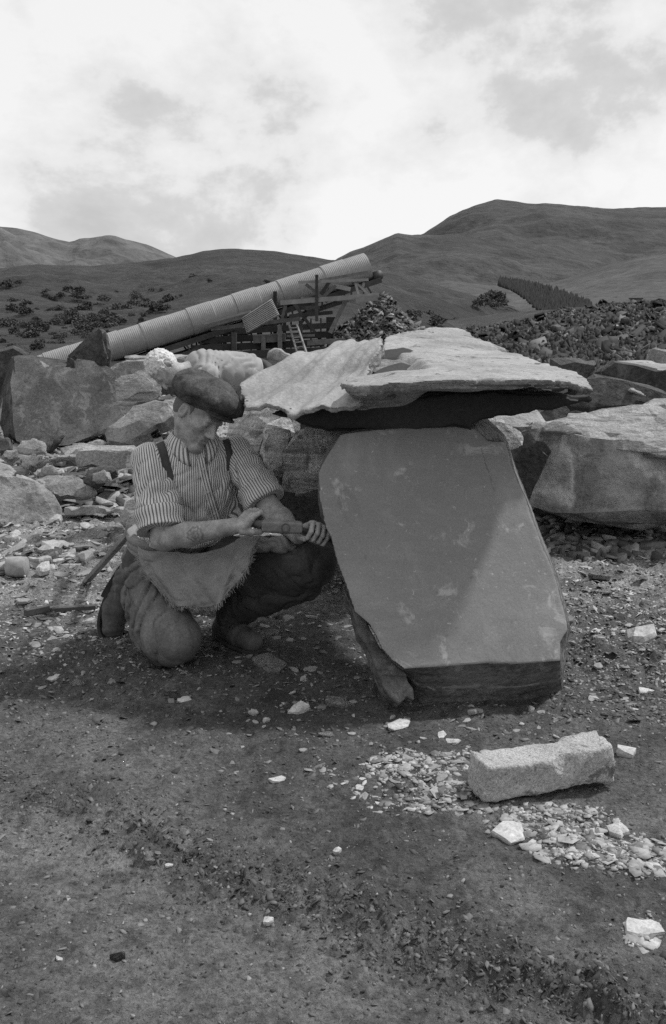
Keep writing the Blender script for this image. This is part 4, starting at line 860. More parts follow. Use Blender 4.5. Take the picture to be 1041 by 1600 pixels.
def hand_prims(C, hx, p, q, wrist, s=1.0, thumb=1, lo=False):
    """a hand closed round a bar through C: hx along the bar (little finger -> index), p towards the back of the hand, q towards the knuckles"""
    hx, p, q = map(unit, (hx, p, q)); L_ = []
    pt = lambda a, b, c: np.asarray(C)+(hx*a+p*b+q*c)*s
    L_.append(('palm', C_(pt(-.022, .024, -.035), pt(-.024, .026, .012), .017*s, .015*s))); L_.append(('palm', C_(pt(.0, .026, -.04), pt(-.004, .028, .014), .019*s, .016*s))); L_.append(('palm', C_(pt(.022, .024, -.035), pt(.018, .028, .014), .018*s, .015*s)))
    L_.append(('palm', C_(wrist, pt(0, .024, -.035), .027*s, .022*s)))
    for i, (off, ln) in enumerate([(-.033, .86), (-.0115, .97), (.0105, 1.0), (.0325, .93)]):
        r = (.0088, .0094, .0098, .0096)[i]*s
        ch = [pt(off*.9, .028, .014), pt(off, .020, .044*ln), pt(off*1.02, -.012, .047*ln), pt(off*1.0, -.030, .024*ln), pt(off*.98, -.026, .004)]
        for j in range(4): L_.append(('f%d' % i, C_(ch[j], ch[j+1], r*(1-.05*j), r*(1-.05*(j+1)))))
    ch = [pt(.018, .016, -.052), pt(.040*thumb+.004, -.002, -.034), pt(.046, -.022, -.014), pt(.036, -.033, .008)]
    for j in range(3): L_.append(('t', C_(ch[j], ch[j+1], (.0145, .0115, .0105)[j]*s, (.0115, .0105, .0092)[j]*s)))
    return L_
HCn = at(394,817,3.425); hdir = unit((.60, -.80, .02)); HQ = unit(np.cross((0, 0, 1), hdir))
if HQ[0] < 0: HQ = -HQ
HP = unit(np.array([-.25, -.62, .70])-hdir*np.dot((-.25, -.62, .70), hdir)); HQ = HQ-HP*np.dot(HQ, HP); HQ = HQ-hdir*np.dot(HQ, hdir); HQ = unit(HQ)
handR = hand_prims(HCn, hdir, HP, HQ, WR, 1.02)
CHA = at(463,824,3.325); CHB = at(519,846,3.37); chd = unit(CHB-CHA); LC = CHA+(CHB-CHA)*.50
LQ = unit(np.array([.0, -.80, .55])); LQ = unit(LQ-chd*np.dot(LQ, chd)); LP_ = np.cross(chd, LQ); LP_ = LP_ if LP_[2] > 0 else -LP_
handL = hand_prims(LC, -chd, LP_, LQ, WL, 1.02)
def hands(P, prims):
    dp = None; fs = {}
    for k_, f in prims:
        e = f(P)
        if k_ == 'palm': dp = e if dp is None else smin(dp, e, .012)
        else: fs[k_] = e if k_ not in fs else smin(fs[k_], e, .003)
    tot = dp; fing = None
    for k_, e in fs.items(): fing = e if fing is None else np.minimum(fing, e)
    return smin(tot, fing, .005)
def body(P):
    d = torso(P, -.012)
    d = smin(d, cap(P, NB-Sp*.02, HC-hU*.055-hF*.015, .058, .05), .03)
    d = smin(d, headf(P), .012)
    mR = ER+(WR-ER)*.35; mL = EL+(WL-EL)*.35
    d = smin(d, union(P, [C_(SR, ER, .05, .044), C_(ER, mR, .045, .044), C_(mR, WR, .044, .029)], .02), .02)
    d = smin(d, union(P, [C_(SL, EL, .05, .043), C_(EL, mL, .043, .045), C_(mL, WL, .045, .029)], .02), .02)
    hr = hands(P, handR); hl = hands(P, handL)
    d = smin(d, hr, .010); d = smin(d, hl, .010)
    d = smin(d, union(P, [C_(HR, KR, .075, .055), C_(KR, AR, .05, .04), C_(HL, KL, .075, .055), C_(KL, AL, .05, .04)], .02), .03)
    d = smin(d, cap(P, AR, at(180,980,3.94), .034, .028), .02); d = smin(d, cap(P, AL, at(396,1004,3.70), .034, .028), .02)
    return d
person = None
def ink(V):
    c = cast(305, 836, body, 0); a = unit(WR-ER); b = unit(np.cross(a, (0, -1, 0))); q = V-c; x = q@a; y = q@b
    r = np.hypot(x, y*1.15); th = np.arctan2(y, x)
    pat = (np.abs(r-.030-.003*np.sin(th*9)) < .0035) | ((r < .022) & (np.sin(x*420+3*np.sin(y*300)) > .25)) | (np.abs(r-.014) < .002)
    near = (np.abs(q[:, 1]) < .06) & (r < .036)
    return np.where(near & pat, .55, 1.0)
lo = np.array([-1.0, 3.24, -.02]); hi = np.array([.08, 4.08, 1.16])
V_, Q_ = sdfmesh(body, lo, hi, .0038)
org = np.array([float(PEL[0]), float(PEL[1]), 0.0])
pers = empty('person', org, 'man in flat cap and striped shirt kneeling on one knee, hammering the slab edge', 'person')
mk('body', V_, Q_, M['skin'], pers, attrs={'ink': ink(V_)})
# --- shirt
def crease(P, dirv, fr, seed, amp):
    w = fbm3(P*9, 2, seed); x = P@unit(dirv)
    a = np.abs(np.sin(x*fr+3.0*w))
    return amp*(1.25*a**.55-.9)+amp*.8*fbm3(P*22, 2, seed+4)
def shirt_torso(P):
    d = torso(P, .006)
    low = sstep(CHS[2]-.02, WST[2]-.02, P[:, 2])
    d = d-crease(P, Lx*.9+Sp*.3, 34, 5, .009)*(.3+.7*low)-crease(P, Lx*.6-Sp*.7, 52, 9, .0045)
    d = d-.010*low*sstep(-.02, .06, (P-WST)@Nf)*(.6+noise3(P*16, 3))
    d = smax(d, (P-NB)@Sp-.018, .01)        # open neck
    cut = cap(P, NB+Sp*.0, NB+Sp*.12+Nf*.02, .062, .075); d = smax(d, -cut, .008)
    d = smax(d, -(P[:, 2]-(WST[2]-.075)), .01)
    return d
V_, Q_ = sdfmesh(shirt_torso, (-.95, 3.45, .40), (-.1, 4.0, 1.02), .0045)
th = np.arctan2((V_-CHS)@Lx, (V_-CHS)@Nf)
shirt = mk('shirt', V_, Q_, M['shirt'], pers, attrs={'u': th*.155})
def sleeve(S, Elb, r0, r1, t0, t1, seed, name='sleeve'):
    ax = unit(Elb-S); Lg = np.linalg.norm(Elb-S); e2 = unit(np.cross(ax, (0, 1, 0))); e3 = np.cross(ax, e2)
    ctr = Elb*.0
    def fn(P):
        d = cap(P, S, S+ax*Lg*t1, r0, r1)
        x = (P-S)@ax
        d = d-crease(P, ax+e2*.5, 46, seed, .011)*sstep(-.02, .1, x)-.006*fbm3(P*14, 2, seed+8)
        d = smax(d, x-Lg*t0-.01, .006)
        return smax(d, -cap(P, S+ax*Lg*(t0-.04), Elb+ax*.1, .052, .058), .004)
    def cuff(P):
        x = (P-S)@ax; rr_ = np.linalg.norm((P-S)-x[:, None]*ax, axis=1); rc_ = r0+(r1-r0)*(t0)+.004+.004*fbm3(P*15, 2, seed+2)+.004*np.sin(x*90)
        d = np.maximum(rr_-rc_-.004, np.abs(x-Lg*(t0+t1)/2)-Lg*(t1-t0)/2+.003*fbm3(P*18, 2, seed+6)); d = smax(d, -(rr_-.051), .006)
        return d-.004
    for nm, f in ((name, fn), ('cuff', cuff)):
        b0 = np.minimum(S, Elb)-.13; b1 = np.maximum(S, Elb)+.13
        V, Q = sdfmesh(f, b0, b1, .0045)
        q = V-S; th = np.arctan2(q@e3, q@e2)
        # keep the wrap of the angle on the side turned away from the viewer
        c0 = np.arctan2(-e3[1], -e2[1]); th = (th-c0+math.pi) % (2*math.pi)-math.pi
        mk(nm, V, Q, M['shirt'], pers, attrs={'u': th*.078+(.004 if nm == 'cuff' else 0)})
    return fn, cuff
slR, cfR = sleeve(SR-Lx*.005+[0, .01, 0], ER+np.array([-.005, .0, .0]), .072, .086, .66, .88, 12)
slL, cfL = sleeve(SL, EL, .068, .070, .60, .84, 17)
allshirt = lambda P: np.minimum(np.minimum(shirt_torso(P), slR(P)), slL(P))
# collar: a folded band round the neck, open at the throat
nax = unit(unit(HC-hU*.06-NB)*.5+Sp); n1_ = unit(Nf-nax*np.dot(Nf, nax)); n2_ = np.cross(nax, n1_)
for sgn in (-1, 1):
    V = []; U_a = []; na = 26; rows = 5
    for i in range(na+1):
        f = i/na; ph = sgn*R(24+156*f)
        for r_ in range(rows):
            g = r_/(rows-1); tip = (1-sstep(0, .32, f))
            rad = .066+.024*g+.006*math.sin(g*3.14)+.010*g*tip; hgt = .030-.045*g-.042*g*tip-.012*tip
            sp = ph-sgn*R(9)*g*tip
            V.append(NB+nax*(hgt+.012)+n1_*math.cos(sp)*rad*1.02+n2_*math.sin(sp)*rad*1.12); U_a.append(f*.19)
    F = [(i*rows+r_, (i+1)*rows+r_, (i+1)*rows+r_+1, i*rows+r_+1) for i in range(na) for r_ in range(rows-1)]
    o = mk('collar', V, F, M['shirt'], pers, attrs={'u': U_a}); m = o.modifiers.new('t', 'SOLIDIFY'); m.thickness = .004; m.offset = 0
plk = ribbon('placket', [(314,716),(320,745),(328,775),(337,805),(346,832)], 13, shirt_torso, M['shirt'], pers, off=.003, thick=.003, attr=.033, cols=5)
for (px, py) in ((317,733),(325,768),(335,802)):
    c = cast(px, py, shirt_torso, .008); MB().tube([c+Nf*-.001, c+Nf*.003], .0055, 10).build('button', M['button'], plk, smooth=False)
ribbon('brace_strap', [(241,674),(247,685),(253,700),(259,722),(264,748),(266,790),(262,832)], 13, lambda P: np.minimum(shirt_torso(P), slR(P)+.02), M['strap'], pers, off=.004)
ribbon('brace_strap', [(353,686),(356,696),(359,710),(360,722),(360,735)], 10, lambda P: np.minimum(shirt_torso(P), slL(P)+.03), M['strap'], pers, off=.004)
# --- cap and hair
def capf(P):
    q = (P-HC)@HM.T
    qz = q.copy(); tl = R(-9); y, z = q[:, 1], q[:, 2]; qz[:, 1] = y*math.cos(tl)-z*math.sin(tl); qz[:, 2] = y*math.sin(tl)+z*math.cos(tl)
    d = ell(qz, (0, .004, .088), (.118, .148, .064))
    d = smin(d, ell(qz, (0, -.03, .06), (.096, .106, .05)), .03)
    d = d-.010*fbm3(P*15, 3, 8)-.005*np.abs(np.sin(q[:, 0]*55+q[:, 1]*30+3*noise3(P*12, 2)))
    d = smax(d, -(qz[:, 2]-.026+.10*np.maximum(-qz[:, 1]-.02, 0)), .008)
    br = ell(qz, (0, .098, .036), (.074, .044, .009)); br = smax(br, -ell(qz, (0, .05, .0), (.07, .09, .03)), .004)
    d = smin(d, br, .008)
    return smax(d, -ell(qz, (0, -.010, .02), (.073, .092, .075)), .004)
V_, Q_ = sdfmesh(capf, HC-.22, HC+.24, .004)
mk('flat_cap', V_, Q_, M['tweed'], pers)
def hairf(P):
    q = (P-HC)@HM.T
    d = ell(q, (0, -.014, .028), (.078, .098, .092)); d = smin(d, ell(q, (0, -.045, -.01), (.066, .058, .062)), .02)
    d = smax(d, (q[:, 1]-.022), .006); d = smax(d, q[:, 2]-.07, .01); d = smax(d, -(q[:, 2]+.045), .01)
    ear = ell(q, (0, -.008, -.006), (.12, .026, .036)); d = smax(d, -ear, .006)
    return d-.0015*noise3(P*260, 3)
V_, Q_ = sdfmesh(hairf, HC-.17, HC+.17, .004); mk('hair', V_, Q_, M['hair'], pers)
# --- trousers
def legR_(P):
    d = union(P, [C_(HR, KR, .110, .088), C_(KR+[.0, .01, .012], AR, .088, .075), E_(at(255,985,3.66), (.125, .13, .105)), E_(KR+[.012, .02, .01], (.10, .085, .088))], .045)
    v = unit(np.array([.1, .2, 1])); w = fbm3(P*8, 3, 31)
    rad = np.linalg.norm((P-at(310,985,3.6))*[1, .5, 1], axis=1)
    side = sstep(-.56, -.68, P[:, 0])
    d = d-(.013*fold(rad*62+2.4*w))*(.25+.75*side)-.003*fold(P@unit((.7, .2, .6))*34+3*w)*(.4+side)-.002*fbm3(P*20, 2, 33)
    return smax(d, -P[:, 2]+.004, .01)
def legL_(P):
    mid_ = (HL+KL)/2
    d = union(P, [C_(HL, KL, .118, .094), C_(KL, AL+[.01, 0, .03], .086, .066), C_(mid_+[.03, -.01, -.05], (KL+AL)/2+[0, 0, .02], .075, .08), C_(at(478,915,3.64), at(405,930,3.72), .058, .065)], .05)
    w = fbm3(P*7, 3, 41)
    d = d-.010*fold(P@unit((.55, .1, -.8))*30+2.6*w)-.004*fold(P@unit((.9, 0, .4))*55+3*w)-.003*fbm3(P*22, 2, 43)
    ax = unit(AL-KL); return smax(d, (P-AL)@ax-.03, .008)
def seat_(P):
    d = union(P, [E_(PEL+[.02, 0, -.01], (.168, .14, .135), TM), C_(HR, HL, .11)], .05)
    d = smax(d, P[:, 2]-(WST[2]-.055), .01); return d-.006*fold(P[:, 0]*40+3*fbm3(P*8, 2, 47))
tr = lambda P: smin(smin(seat_(P), legR_(P), .02), legL_(P), .02)
V_, Q_ = sdfmesh(lambda P: smin(seat_(P), legL_(P), .02), (-1.0, 3.4, -.02), (.1, 4.12, .60), .005)
mk('trousers', V_, Q_, M['trousers'], pers)
V_, Q_ = sdfmesh(legR_, (-1.0, 3.3, -.02), (-.3, 4.12, .55), .0045)
mk('trouser_leg', V_, Q_, M['trouserleg'], pers)['label'] = 'dusty grey trouser leg folded under him'
# --- boots
def bootR(P):
    a, b, c = at(200,903,3.95), at(180,952,3.94), at(177,982,3.90)
    d = union(P, [C_(a, b, .052, .050), C_(b, c, .050, .046), C_(AR, a, .052)], .03); return d-.003*fold(P[:, 2]*70+3*noise3(P*14, 5))
V_, Q_ = sdfmesh(bootR, (-1.05, 3.75, -.02), (-.65, 4.1, .42), .0045); bR = mk('boot', V_, Q_, M['boot'], pers)
sp_ = bez([at(196,884,3.97), at(170,925,3.97), at(158,960,3.95), at(159,986,3.92), at(172,1004,3.87)], 22); mb = MB()
for i in range(21):
    p_, q_ = sp_[i], sp_[i+1]; t_ = .028 if i < 6 else .013; mb.beam(p_, q_+(q_-p_)*.1, t_ if False else t_*1.0, .085, up=(0, 0, 1)) if False else mb.box((p_+q_)/2+unit(np.cross(q_-p_, (0, 1, 0)))*(-t_/2+.007), (q_-p_)*1.08, unit(np.cross(q_-p_, (0, 1, 0)))*t_, np.array([0, .082, .0]))
mb.build('sole', M['sole'], bR, bevel=.002)
def bootL(P):
    h_ = at(352,985,3.84); m_ = at(375,998,3.74); t_ = at(394,1005,3.68)
    h_[2] = .055; m_[2] = .052; t_[2] = .046
    d = union(P, [C_(AL, h_, .052, .048), C_(h_, m_, .047, .047), C_(m_, t_, .046, .041)], .02)
    tx = (P-t_)@unit((t_-m_)*[1, 1, 0]); d = d-.003*sstep(-.045, -.040, tx)-.0025*np.abs(np.sin((P-m_)@unit((t_-h_)*[1, 1, .3])*120))*sstep(-.05, -.06, tx)
    return smax(d-.002*noise3(P*40, 2), -(P[:, 2]-.018), .004)
V_, Q_ = sdfmesh(bootL, (-.6, 3.58, -.02), (-.15, 3.95, .25), .0045); bL = mk('boot', V_, Q_, M['boot'], pers)
def soleL(P):
    h_ = at(352,985,3.84); m_ = at(375,998,3.74); t_ = at(394,1005,3.68)
    q = P.copy(); z = q[:, 2].copy(); q[:, 2] = 0; a, b, c = h_*[1, 1, 0], m_*[1, 1, 0], t_*[1, 1, 0]
    return smax(smin(cap(q, a, b, .045, .050), cap(q, b, c, .050, .044), .01), np.abs(z-.012)-.008, .003)
V_, Q_ = sdfmesh(soleL, (-.6, 3.58, -.02), (-.15, 3.95, .05), .004); mk('sole', V_, Q_, M['sole'], bL)
# --- sacking apron: rolled band at the waist and a frayed cloth over the lap
def roll(P):
    c = PEL+Sp*.062+Lx*.028; q = P-c; z = q@Sp; x = q@Lx; y = q@Nf
    rr_ = np.sqrt((x/.168)**2+(y/.150)**2); d = np.abs(rr_-1)*.15-.014
    d = smax(d, np.abs(z+.02*np.sin(x*9)+.02*x)-.036-.006*fbm3(P*9, 2, 3), .012)-.004
    return d-.004*fold(z*120+2*noise3(P*8, 4))
V_, Q_ = sdfmesh(roll, PEL-.28, PEL+.3, .0045); apr = mk('apron', V_, Q_, M['sacking'], pers)
cp = [(-.02,0,214,846,3.68),(0,0,216,852,3.67),(.2,0,255,860,3.62),(.45,0,300,864,3.60),(.7,0,345,856,3.56),(.88,0,376,842,3.54),(1,0,408,836,3.49),
      (0,.5,222,880,3.66),(.2,.5,250,896,3.60),(.45,.5,300,903,3.54),(.7,.5,350,890,3.50),(.88,.5,378,868,3.49),(1,.5,394,860,3.48),
      (0,1,243,905,3.64),(.2,1,270,944,3.58),(.36,1,290,941,3.54),(.5,1,322,947,3.51),(.7,1,352,928,3.48),(.88,1,378,900,3.46),(1,1,390,882,3.46)]
f_ = rbf([(c[0], c[1]) for c in cp], np.array([at(*c[2:]) for c in cp]), 1e-4)
ns, nt_ = 90, 60; S_, T_g = np.meshgrid(np.linspace(0, 1, ns), np.linspace(0, 1, nt_), indexing='ij')
W = f_(np.stack([S_, T_g], -1)); W[..., 1] -= (.030*np.abs(np.sin(S_*10+T_g*2.2+1.2*np.sin(T_g*4)))+.016*np.abs(np.sin(S_*19-T_g*5))+.006*fbm2(S_*9, T_g*9, 3, 5)+.028*np.exp(-((S_-.9+T_g*.25)/.05)**2))*(.35+T_g*.65)
W = W.reshape(-1, 3); rr_ = ray(300, 900); rr_ = rr_/np.linalg.norm(rr_)
for _ in range(14):
    s = tr(W); m = s < .009; 
    if not m.any(): break
    W[m] -= rr_*np.maximum(.009-s[m], .001)[:, None]*1.1
i = np.arange((ns-1)*(nt_-1)); a = (i//(nt_-1))*nt_+i % (nt_-1)
o = mk('lap_cloth', W, np.stack([a, a+1, a+nt_+1, a+nt_], 1), M['sacking'], apr); m = o.modifiers.new('t', 'SOLIDIFY'); m.thickness = .004; m.offset = 0
Wg = W.reshape(ns, nt_, 3); mb = MB(); re_ = np.random.default_rng(3)
edge = [(Wg[k, -1], Wg[k, -1]-Wg[k, -4]) for k in range(ns)]+[(Wg[0, k], Wg[0, k]-Wg[3, k]) for k in range(15, nt_)]+[(Wg[-1, k], Wg[-1, k]-Wg[-4, k]) for k in range(10, nt_)]
for p_, d_ in edge:
    for _ in range(2):
        d2 = unit(unit(d_)+re_.normal(0, .35, 3)); a_ = p_+re_.normal(0, .002, 3); mb.tube([a_, a_+d2*re_.uniform(.008, .024)+np.array([0, 0, -.002])], [.0016, .0008], 3, cap=False)
mb.build('fringe', M['sacking'], apr)['kind'] = 'stuff'
def bunch(P):
    d = union(P, [C_(at(380,850,3.56), at(440,851,3.53), .030, .026), C_(at(440,851,3.53), at(470,858,3.55), .026, .018)], .02)
    return d-.010*fold(P@unit((.8, .1, .6))*60+3*fbm3(P*14, 2, 91))
V_, Q_ = sdfmesh(bunch, at(365,870,3.5)-.08, at(480,835,3.6)+.08, .004); mk('cloth_bunch', V_, Q_, M['sacking'], apr)
# ------------------------------------------------------------------ tools
hx_ = unit(np.array([.96, .06, -.05])); hc_ = at(441,823,3.305); hz = unit(np.cross(hx_, hdir)); hz = hz if hz[2] > 0 else -hz; hy = unit(np.cross(hz, hx_))
ham = empty('hammer', hc_, 'short steel lump hammer in the kneeling man\'s right hand', 'hammer')
def hamf(P):
    q = P-hc_; x, y, z = q@hx_, q@hy, q@hz
    wd_ = .024-.003*np.abs(x)/.07; d = smax(smax(np.abs(x)-.071, np.abs(y)-wd_, .008), np.abs(z)-.023+.003*np.abs(x)/.07, .008)
    d = smax(d, (np.abs(y)+np.abs(z))-.039, .004); return d+.0006*noise3(P*200, 1)
V_, Q_ = sdfmesh(hamf, hc_-.1, hc_+.1, .003); mk('hammer_head', V_, Q_, M['steel'], ham)
e0 = hc_+hx_*.012; MB().tube([e0-hdir*-.0, e0-hdir*.0, e0+hy*(.026 if hy[1] < 0 else -.026)], [.0165, .0165, .0160], 18).build('eye_ring', M['iron'], ham, smooth=False); MB().tube([e0, e0+hy*(.0275 if hy[1] < 0 else -.0275)], .0115, 16).build('handle_end', M['wood'], ham, smooth=False); MB().tube([e0-hdir*-.0265, e0-hdir*.02, HCn+hdir*.02, HCn-hdir*.06, HCn-hdir*.085], [.0115, .012, .014, .0155, .015], 14).build('handle', M['wood'], ham, smooth=True)
chs = MB().tube([CHA-chd*.018, CHA, LC, CHB-chd*.03, CHB], [.0085, .0105, .010, .009, .004], 8).build('chisel', M['iron'], smooth=False, bevel=.001)
tag(chs, 'short iron chisel held by the kneeling man against the slab edge', 'chisel')
st_a, st_b = on_ground(134, 914), at(212, 822, 4.15)
tag(MB().beam(st_a+[0, 0, .01], st_b, .032, .022).build('wooden_stake', M['wood'], bevel=.003), 'square wooden stake leaning behind the kneeling man\'s hip', 'stake')
a_, b_ = on_ground(86, 962), on_ground(150, 955); tag(MB().beam(a_+[0, 0, .022], b_+[0, 0, .022], .03, .02).build('iron_bar', M['iron'], bevel=.002), 'dark flat iron bar lying left of the man\'s boot', 'bar')
a_, b_ = on_ground(40, 966), on_ground(76, 957); tag(MB().beam(a_+[0, 0, .02], b_+[0, 0, .02], .025, .03).build('iron_bar', M['iron'], bevel=.003), 'short dark iron piece lying further left of the flat iron bar', 'bar')
a_ = at(381, 625, 3.86); b_ = at(395, 603, 3.80); tag(MB().tube([a_-(b_-a_)*.9, b_], .011, 10).build('steel_rod', M['iron'], bevel=.002), 'short dark steel rod resting against the wavy plate beside the flat cap', 'rod')
mc = on_ground(28, 902); mal = empty('mallet', mc, 'worn wooden mallet lying on the ground at the left edge', 'mallet')
mx_c = mc+[0, 0, .055]; MB().tube([mx_c+np.array([k, .01*k, 0]) for k in (-.05, -.045, 0, .045, .05)], [.046, .052, .054, .052, .045], 20).build('mallet_head', M['woodpale'], mal, smooth=True)
MB().tube([mx_c+[-.05, 0, 0], mx_c+[-.34, .02, -.035]], [.019, .016], 12).build('handle', M['woodpale'], mal, smooth=True)
# ------------------------------------------------------------------ the second man bending behind the stones
h2 = at(258,577,5.9); sh2 = at(318,578,6.05); hp2 = at(392,588,6.25); kn = hp2*[1, 1, 0]+[.02, -.05, .5]; ft = hp2*[1, 1, 0]+[.05, .05, .06]
U2 = unit((-.93, -.15, .25)); F2 = unit(np.array([-.15, -.45, -.88])-U2*np.dot((-.15, -.45, -.88), U2)); R2 = np.cross(F2, U2); M2 = np.array([R2, F2, U2])
def body2(P):
    q = (P-h2)@M2.T
    d = ell(q, (0, -.01, .02), (.075, .092, .09)); d = smin(d, ell(q, (0, .03, -.04), (.056, .062, .075)), .03); d = smin(d, cap(q, (0, .09, .01), (0, .115, -.03), .009, .012), .01)
    d = smin(d, cap(q, (-.03, .082, .02), (.03, .082, .02), .01), .012)
    for s in (-1, 1): d = smin(d, ell(q, (s*.077, -.012, -.006), (.009, .018, .03)), .005)
    d = smin(d, cap(P, h2-U2*.07, sh2, .052, .06), .03)
    d = smin(d, cap(P, sh2, hp2, .11, .13), .05)
    for s in (-1, 1):
        S = sh2+[.02, s*.15, -.02]; Eb = S+[.02, -.10 if s < 0 else 0, -.26]; Wb = Eb+[-.06, -.10, -.2]
        d = smin(d, cap(P, S, Eb, .05, .04), .03); d = smin(d, cap(P, Eb, Wb, .038, .028), .02); d = smin(d, cap(P, Wb, Wb+[-.02, -.03, -.07], .03, .028), .015)
        for k in range(4): d = smin(d, cap(P, Wb+[-.03+.018*k, -.03, -.08], Wb+[-.04+.018*k, -.05, -.14], .009, .008), .004)
        d = smin(d, cap(P, Wb+[.02, -.03, -.05], Wb+[.04, -.05, -.09], .011, .009), .005)
        d = smin(d, cap(P, hp2+[0, s*.09, 0], kn+[0, s*.1, 0], .08, .06), .03); d = smin(d, cap(P, kn+[0, s*.1, 0], ft+[0, s*.1, 0], .055, .042), .02); d = smin(d, cap(P, ft+[0, s*.1, 0], ft+[-.16, s*.1, -.02], .04, .035), .02)
    return d
p2 = empty('person', (float(hp2[0]), float(hp2[1]), 0), 'white-haired man in pale shirt bending low behind the kneeling man', 'person')
V_, Q_ = sdfmesh(body2, h2*[1, 1, 0]+[-.3, -.45, -.02], hp2*[1, 1, 0]+[.35, .45, 1.3], .009)
mk('body', V_, Q_, M['skin'], p2, attrs={'ink': np.ones(len(V_))})
def shirt2(P):
    d = cap(P, sh2, hp2+(sh2-hp2)*.12, .128, .142)
    for s in (-1, 1): S = sh2+[.02, s*.15, -.02]; Eb = S+[.02, -.10 if s < 0 else 0, -.26]; d = smin(d, cap(P, S+[.03, 0, 0], S+(Eb-S)*.85, .06, .058), .07)
    w = fbm3(P*6, 2, 61); d = d-.011*fold(P@unit((.9, .2, -.5))*58+5*w)-.004*fbm3(P*18, 2, 63)
    return smax(d, (P-hp2)@unit(hp2-sh2)-.02, .02)
V_, Q_ = sdfmesh(shirt2, sh2-[.25, .45, .5], hp2+[.3, .4, .3], .009); mk('shirt', V_, Q_, M['shirtpale'], p2)
def trou2(P):
    d = ell(P, hp2+[.02, 0, -.03], (.16, .18, .15))
    for s in (-1, 1): d = smin(d, cap(P, hp2+[.01, s*.09, 0], kn+[0, s*.1, 0], .1, .08), .04); d = smin(d, cap(P, kn+[0, s*.1, 0], ft+[0, s*.1, .06], .075, .065), .03)
    return smax(d, -((P-hp2)@unit(hp2-sh2)-.02), .02)
V_, Q_ = sdfmesh(trou2, hp2*[1, 1, 0]+[-.3, -.4, -.02], hp2*[1, 1, 0]+[.35, .4, 1.3], .011); mk('trousers', V_, Q_, M['trousers'], p2)
def hair2(P):
    q = (P-h2)@M2.T; d = ell(q, (0, -.02, .03), (.087, .098, .098)); d = smax(d, q[:, 1]-.045-.4*np.maximum(q[:, 2], 0), .015); d = smax(d, -(q[:, 2]+.075), .015)
    d = smax(d, -ell(q, (0, -.01, -.006), (.14, .02, .03)), .006)
    return d-.007*fbm3(P*75, 2, 71)-.004*noise3(P*30, 7)
V_, Q_ = sdfmesh(hair2, h2-.16, h2+.16, .0045); mk('hair', V_, Q_, M['whitehair'], p2)
# ------------------------------------------------------------------ conveyor, trestle and yard behind the stones
TA_, TB_ = at(36,588,36), at(571,418,40); tax = unit(TB_-TA_); TL = np.linalg.norm(TB_-TA_)
t2 = unit(np.cross(tax, (0, 0, 1))); t3 = np.cross(t2, tax)
conv = empty('conveyor', (TA_+TB_)/2*[1, 1, 0]+[0, 0, -1.5], 'long inclined conveyor under a corrugated iron tube, rising to the right', 'conveyor')
NSEG = 15; arc = np.linspace(-R(145), R(145), 26)
for k in range(NSEG):
    s0, s1 = TL*k/NSEG, TL*(k+1)/NSEG+.06; nr_ = int((s1-s0)/.018); V = []; F = []
    for i in range(nr_+1):
        s = s0+(s1-s0)*i/nr_; rad = .555+.0075*math.sin(s*2*math.pi/.072)+(.020 if k % 2 else 0)+.004*math.sin(k*3.1)
        for a_ in arc: V.append(TA_+tax*s+(t3*math.cos(a_)+t2*math.sin(a_))*(rad+.01*math.sin(a_*3+k)))
    n_ = len(arc); F = [(i*n_+j, i*n_+j+1, (i+1)*n_+j+1, (i+1)*n_+j) for i in range(nr_) for j in range(n_-1)]
    o = mk('cover_panel', V, np.array(F), M['tin'], conv); m = o.modifiers.new('t', 'SOLIDIFY'); m.thickness = .012
for sd_ in (-1, 1):
    MB().beam(TA_-t3*.62+t2*.45*sd_, TB_-t3*.62+t2*.45*sd_+tax*.35, .1, .2).build('side_girder', M['wooddark'], conv)
    MB().beam(TA_-t3*.98+t2*.45*sd_, TB_-t3*.98+t2*.45*sd_-tax*1.2, .08, .12).build('lower_girder', M['wooddark'], conv)
MB().beam(TA_-t3*.38, TB_-t3*.38+tax*.3, .75, .05).build('belt', M['wooddark'], conv)
MB().tube([TB_-t3*.42+tax*.32-t2*.42, TB_-t3*.42+tax*.32+t2*.42], .2, 16).build('end_drum', M['iron'], conv, smooth=True)
for k in range(22):
    c = TA_+tax*TL*(k+.5)/22; mb = MB()
    for sd_ in (-1, 1): mb.beam(c-t3*.58+t2*.47*sd_, c-t3*1.0+t2*.47*sd_+tax*.12*(1 if k % 2 else -1), .05, .06)
    mb.build('brace', M['wooddark'], conv)
for px_, py0, py1 in [(128,568,590),(232,536,580),(262,527,575),(352,500,560),(405,486,560),(445,472,560)]:
    MB().beam(at(px_, py0, 38), at(px_-1, py1, 38), .14, .14).build('support_post', M['wooddark'], conv)
def timber(parent, a, b, w, mat, Y=37.0, Yb=None, name='timber', h=None):
    return MB().beam(at(a[0], a[1], Y), at(b[0], b[1], Yb or Y), w, h or w).build(name, M[mat], parent)
tre = empty('timber_trestle', at(530, 520, 38), 'rough timber trestle carrying the upper end of the conveyor', 'trestle')
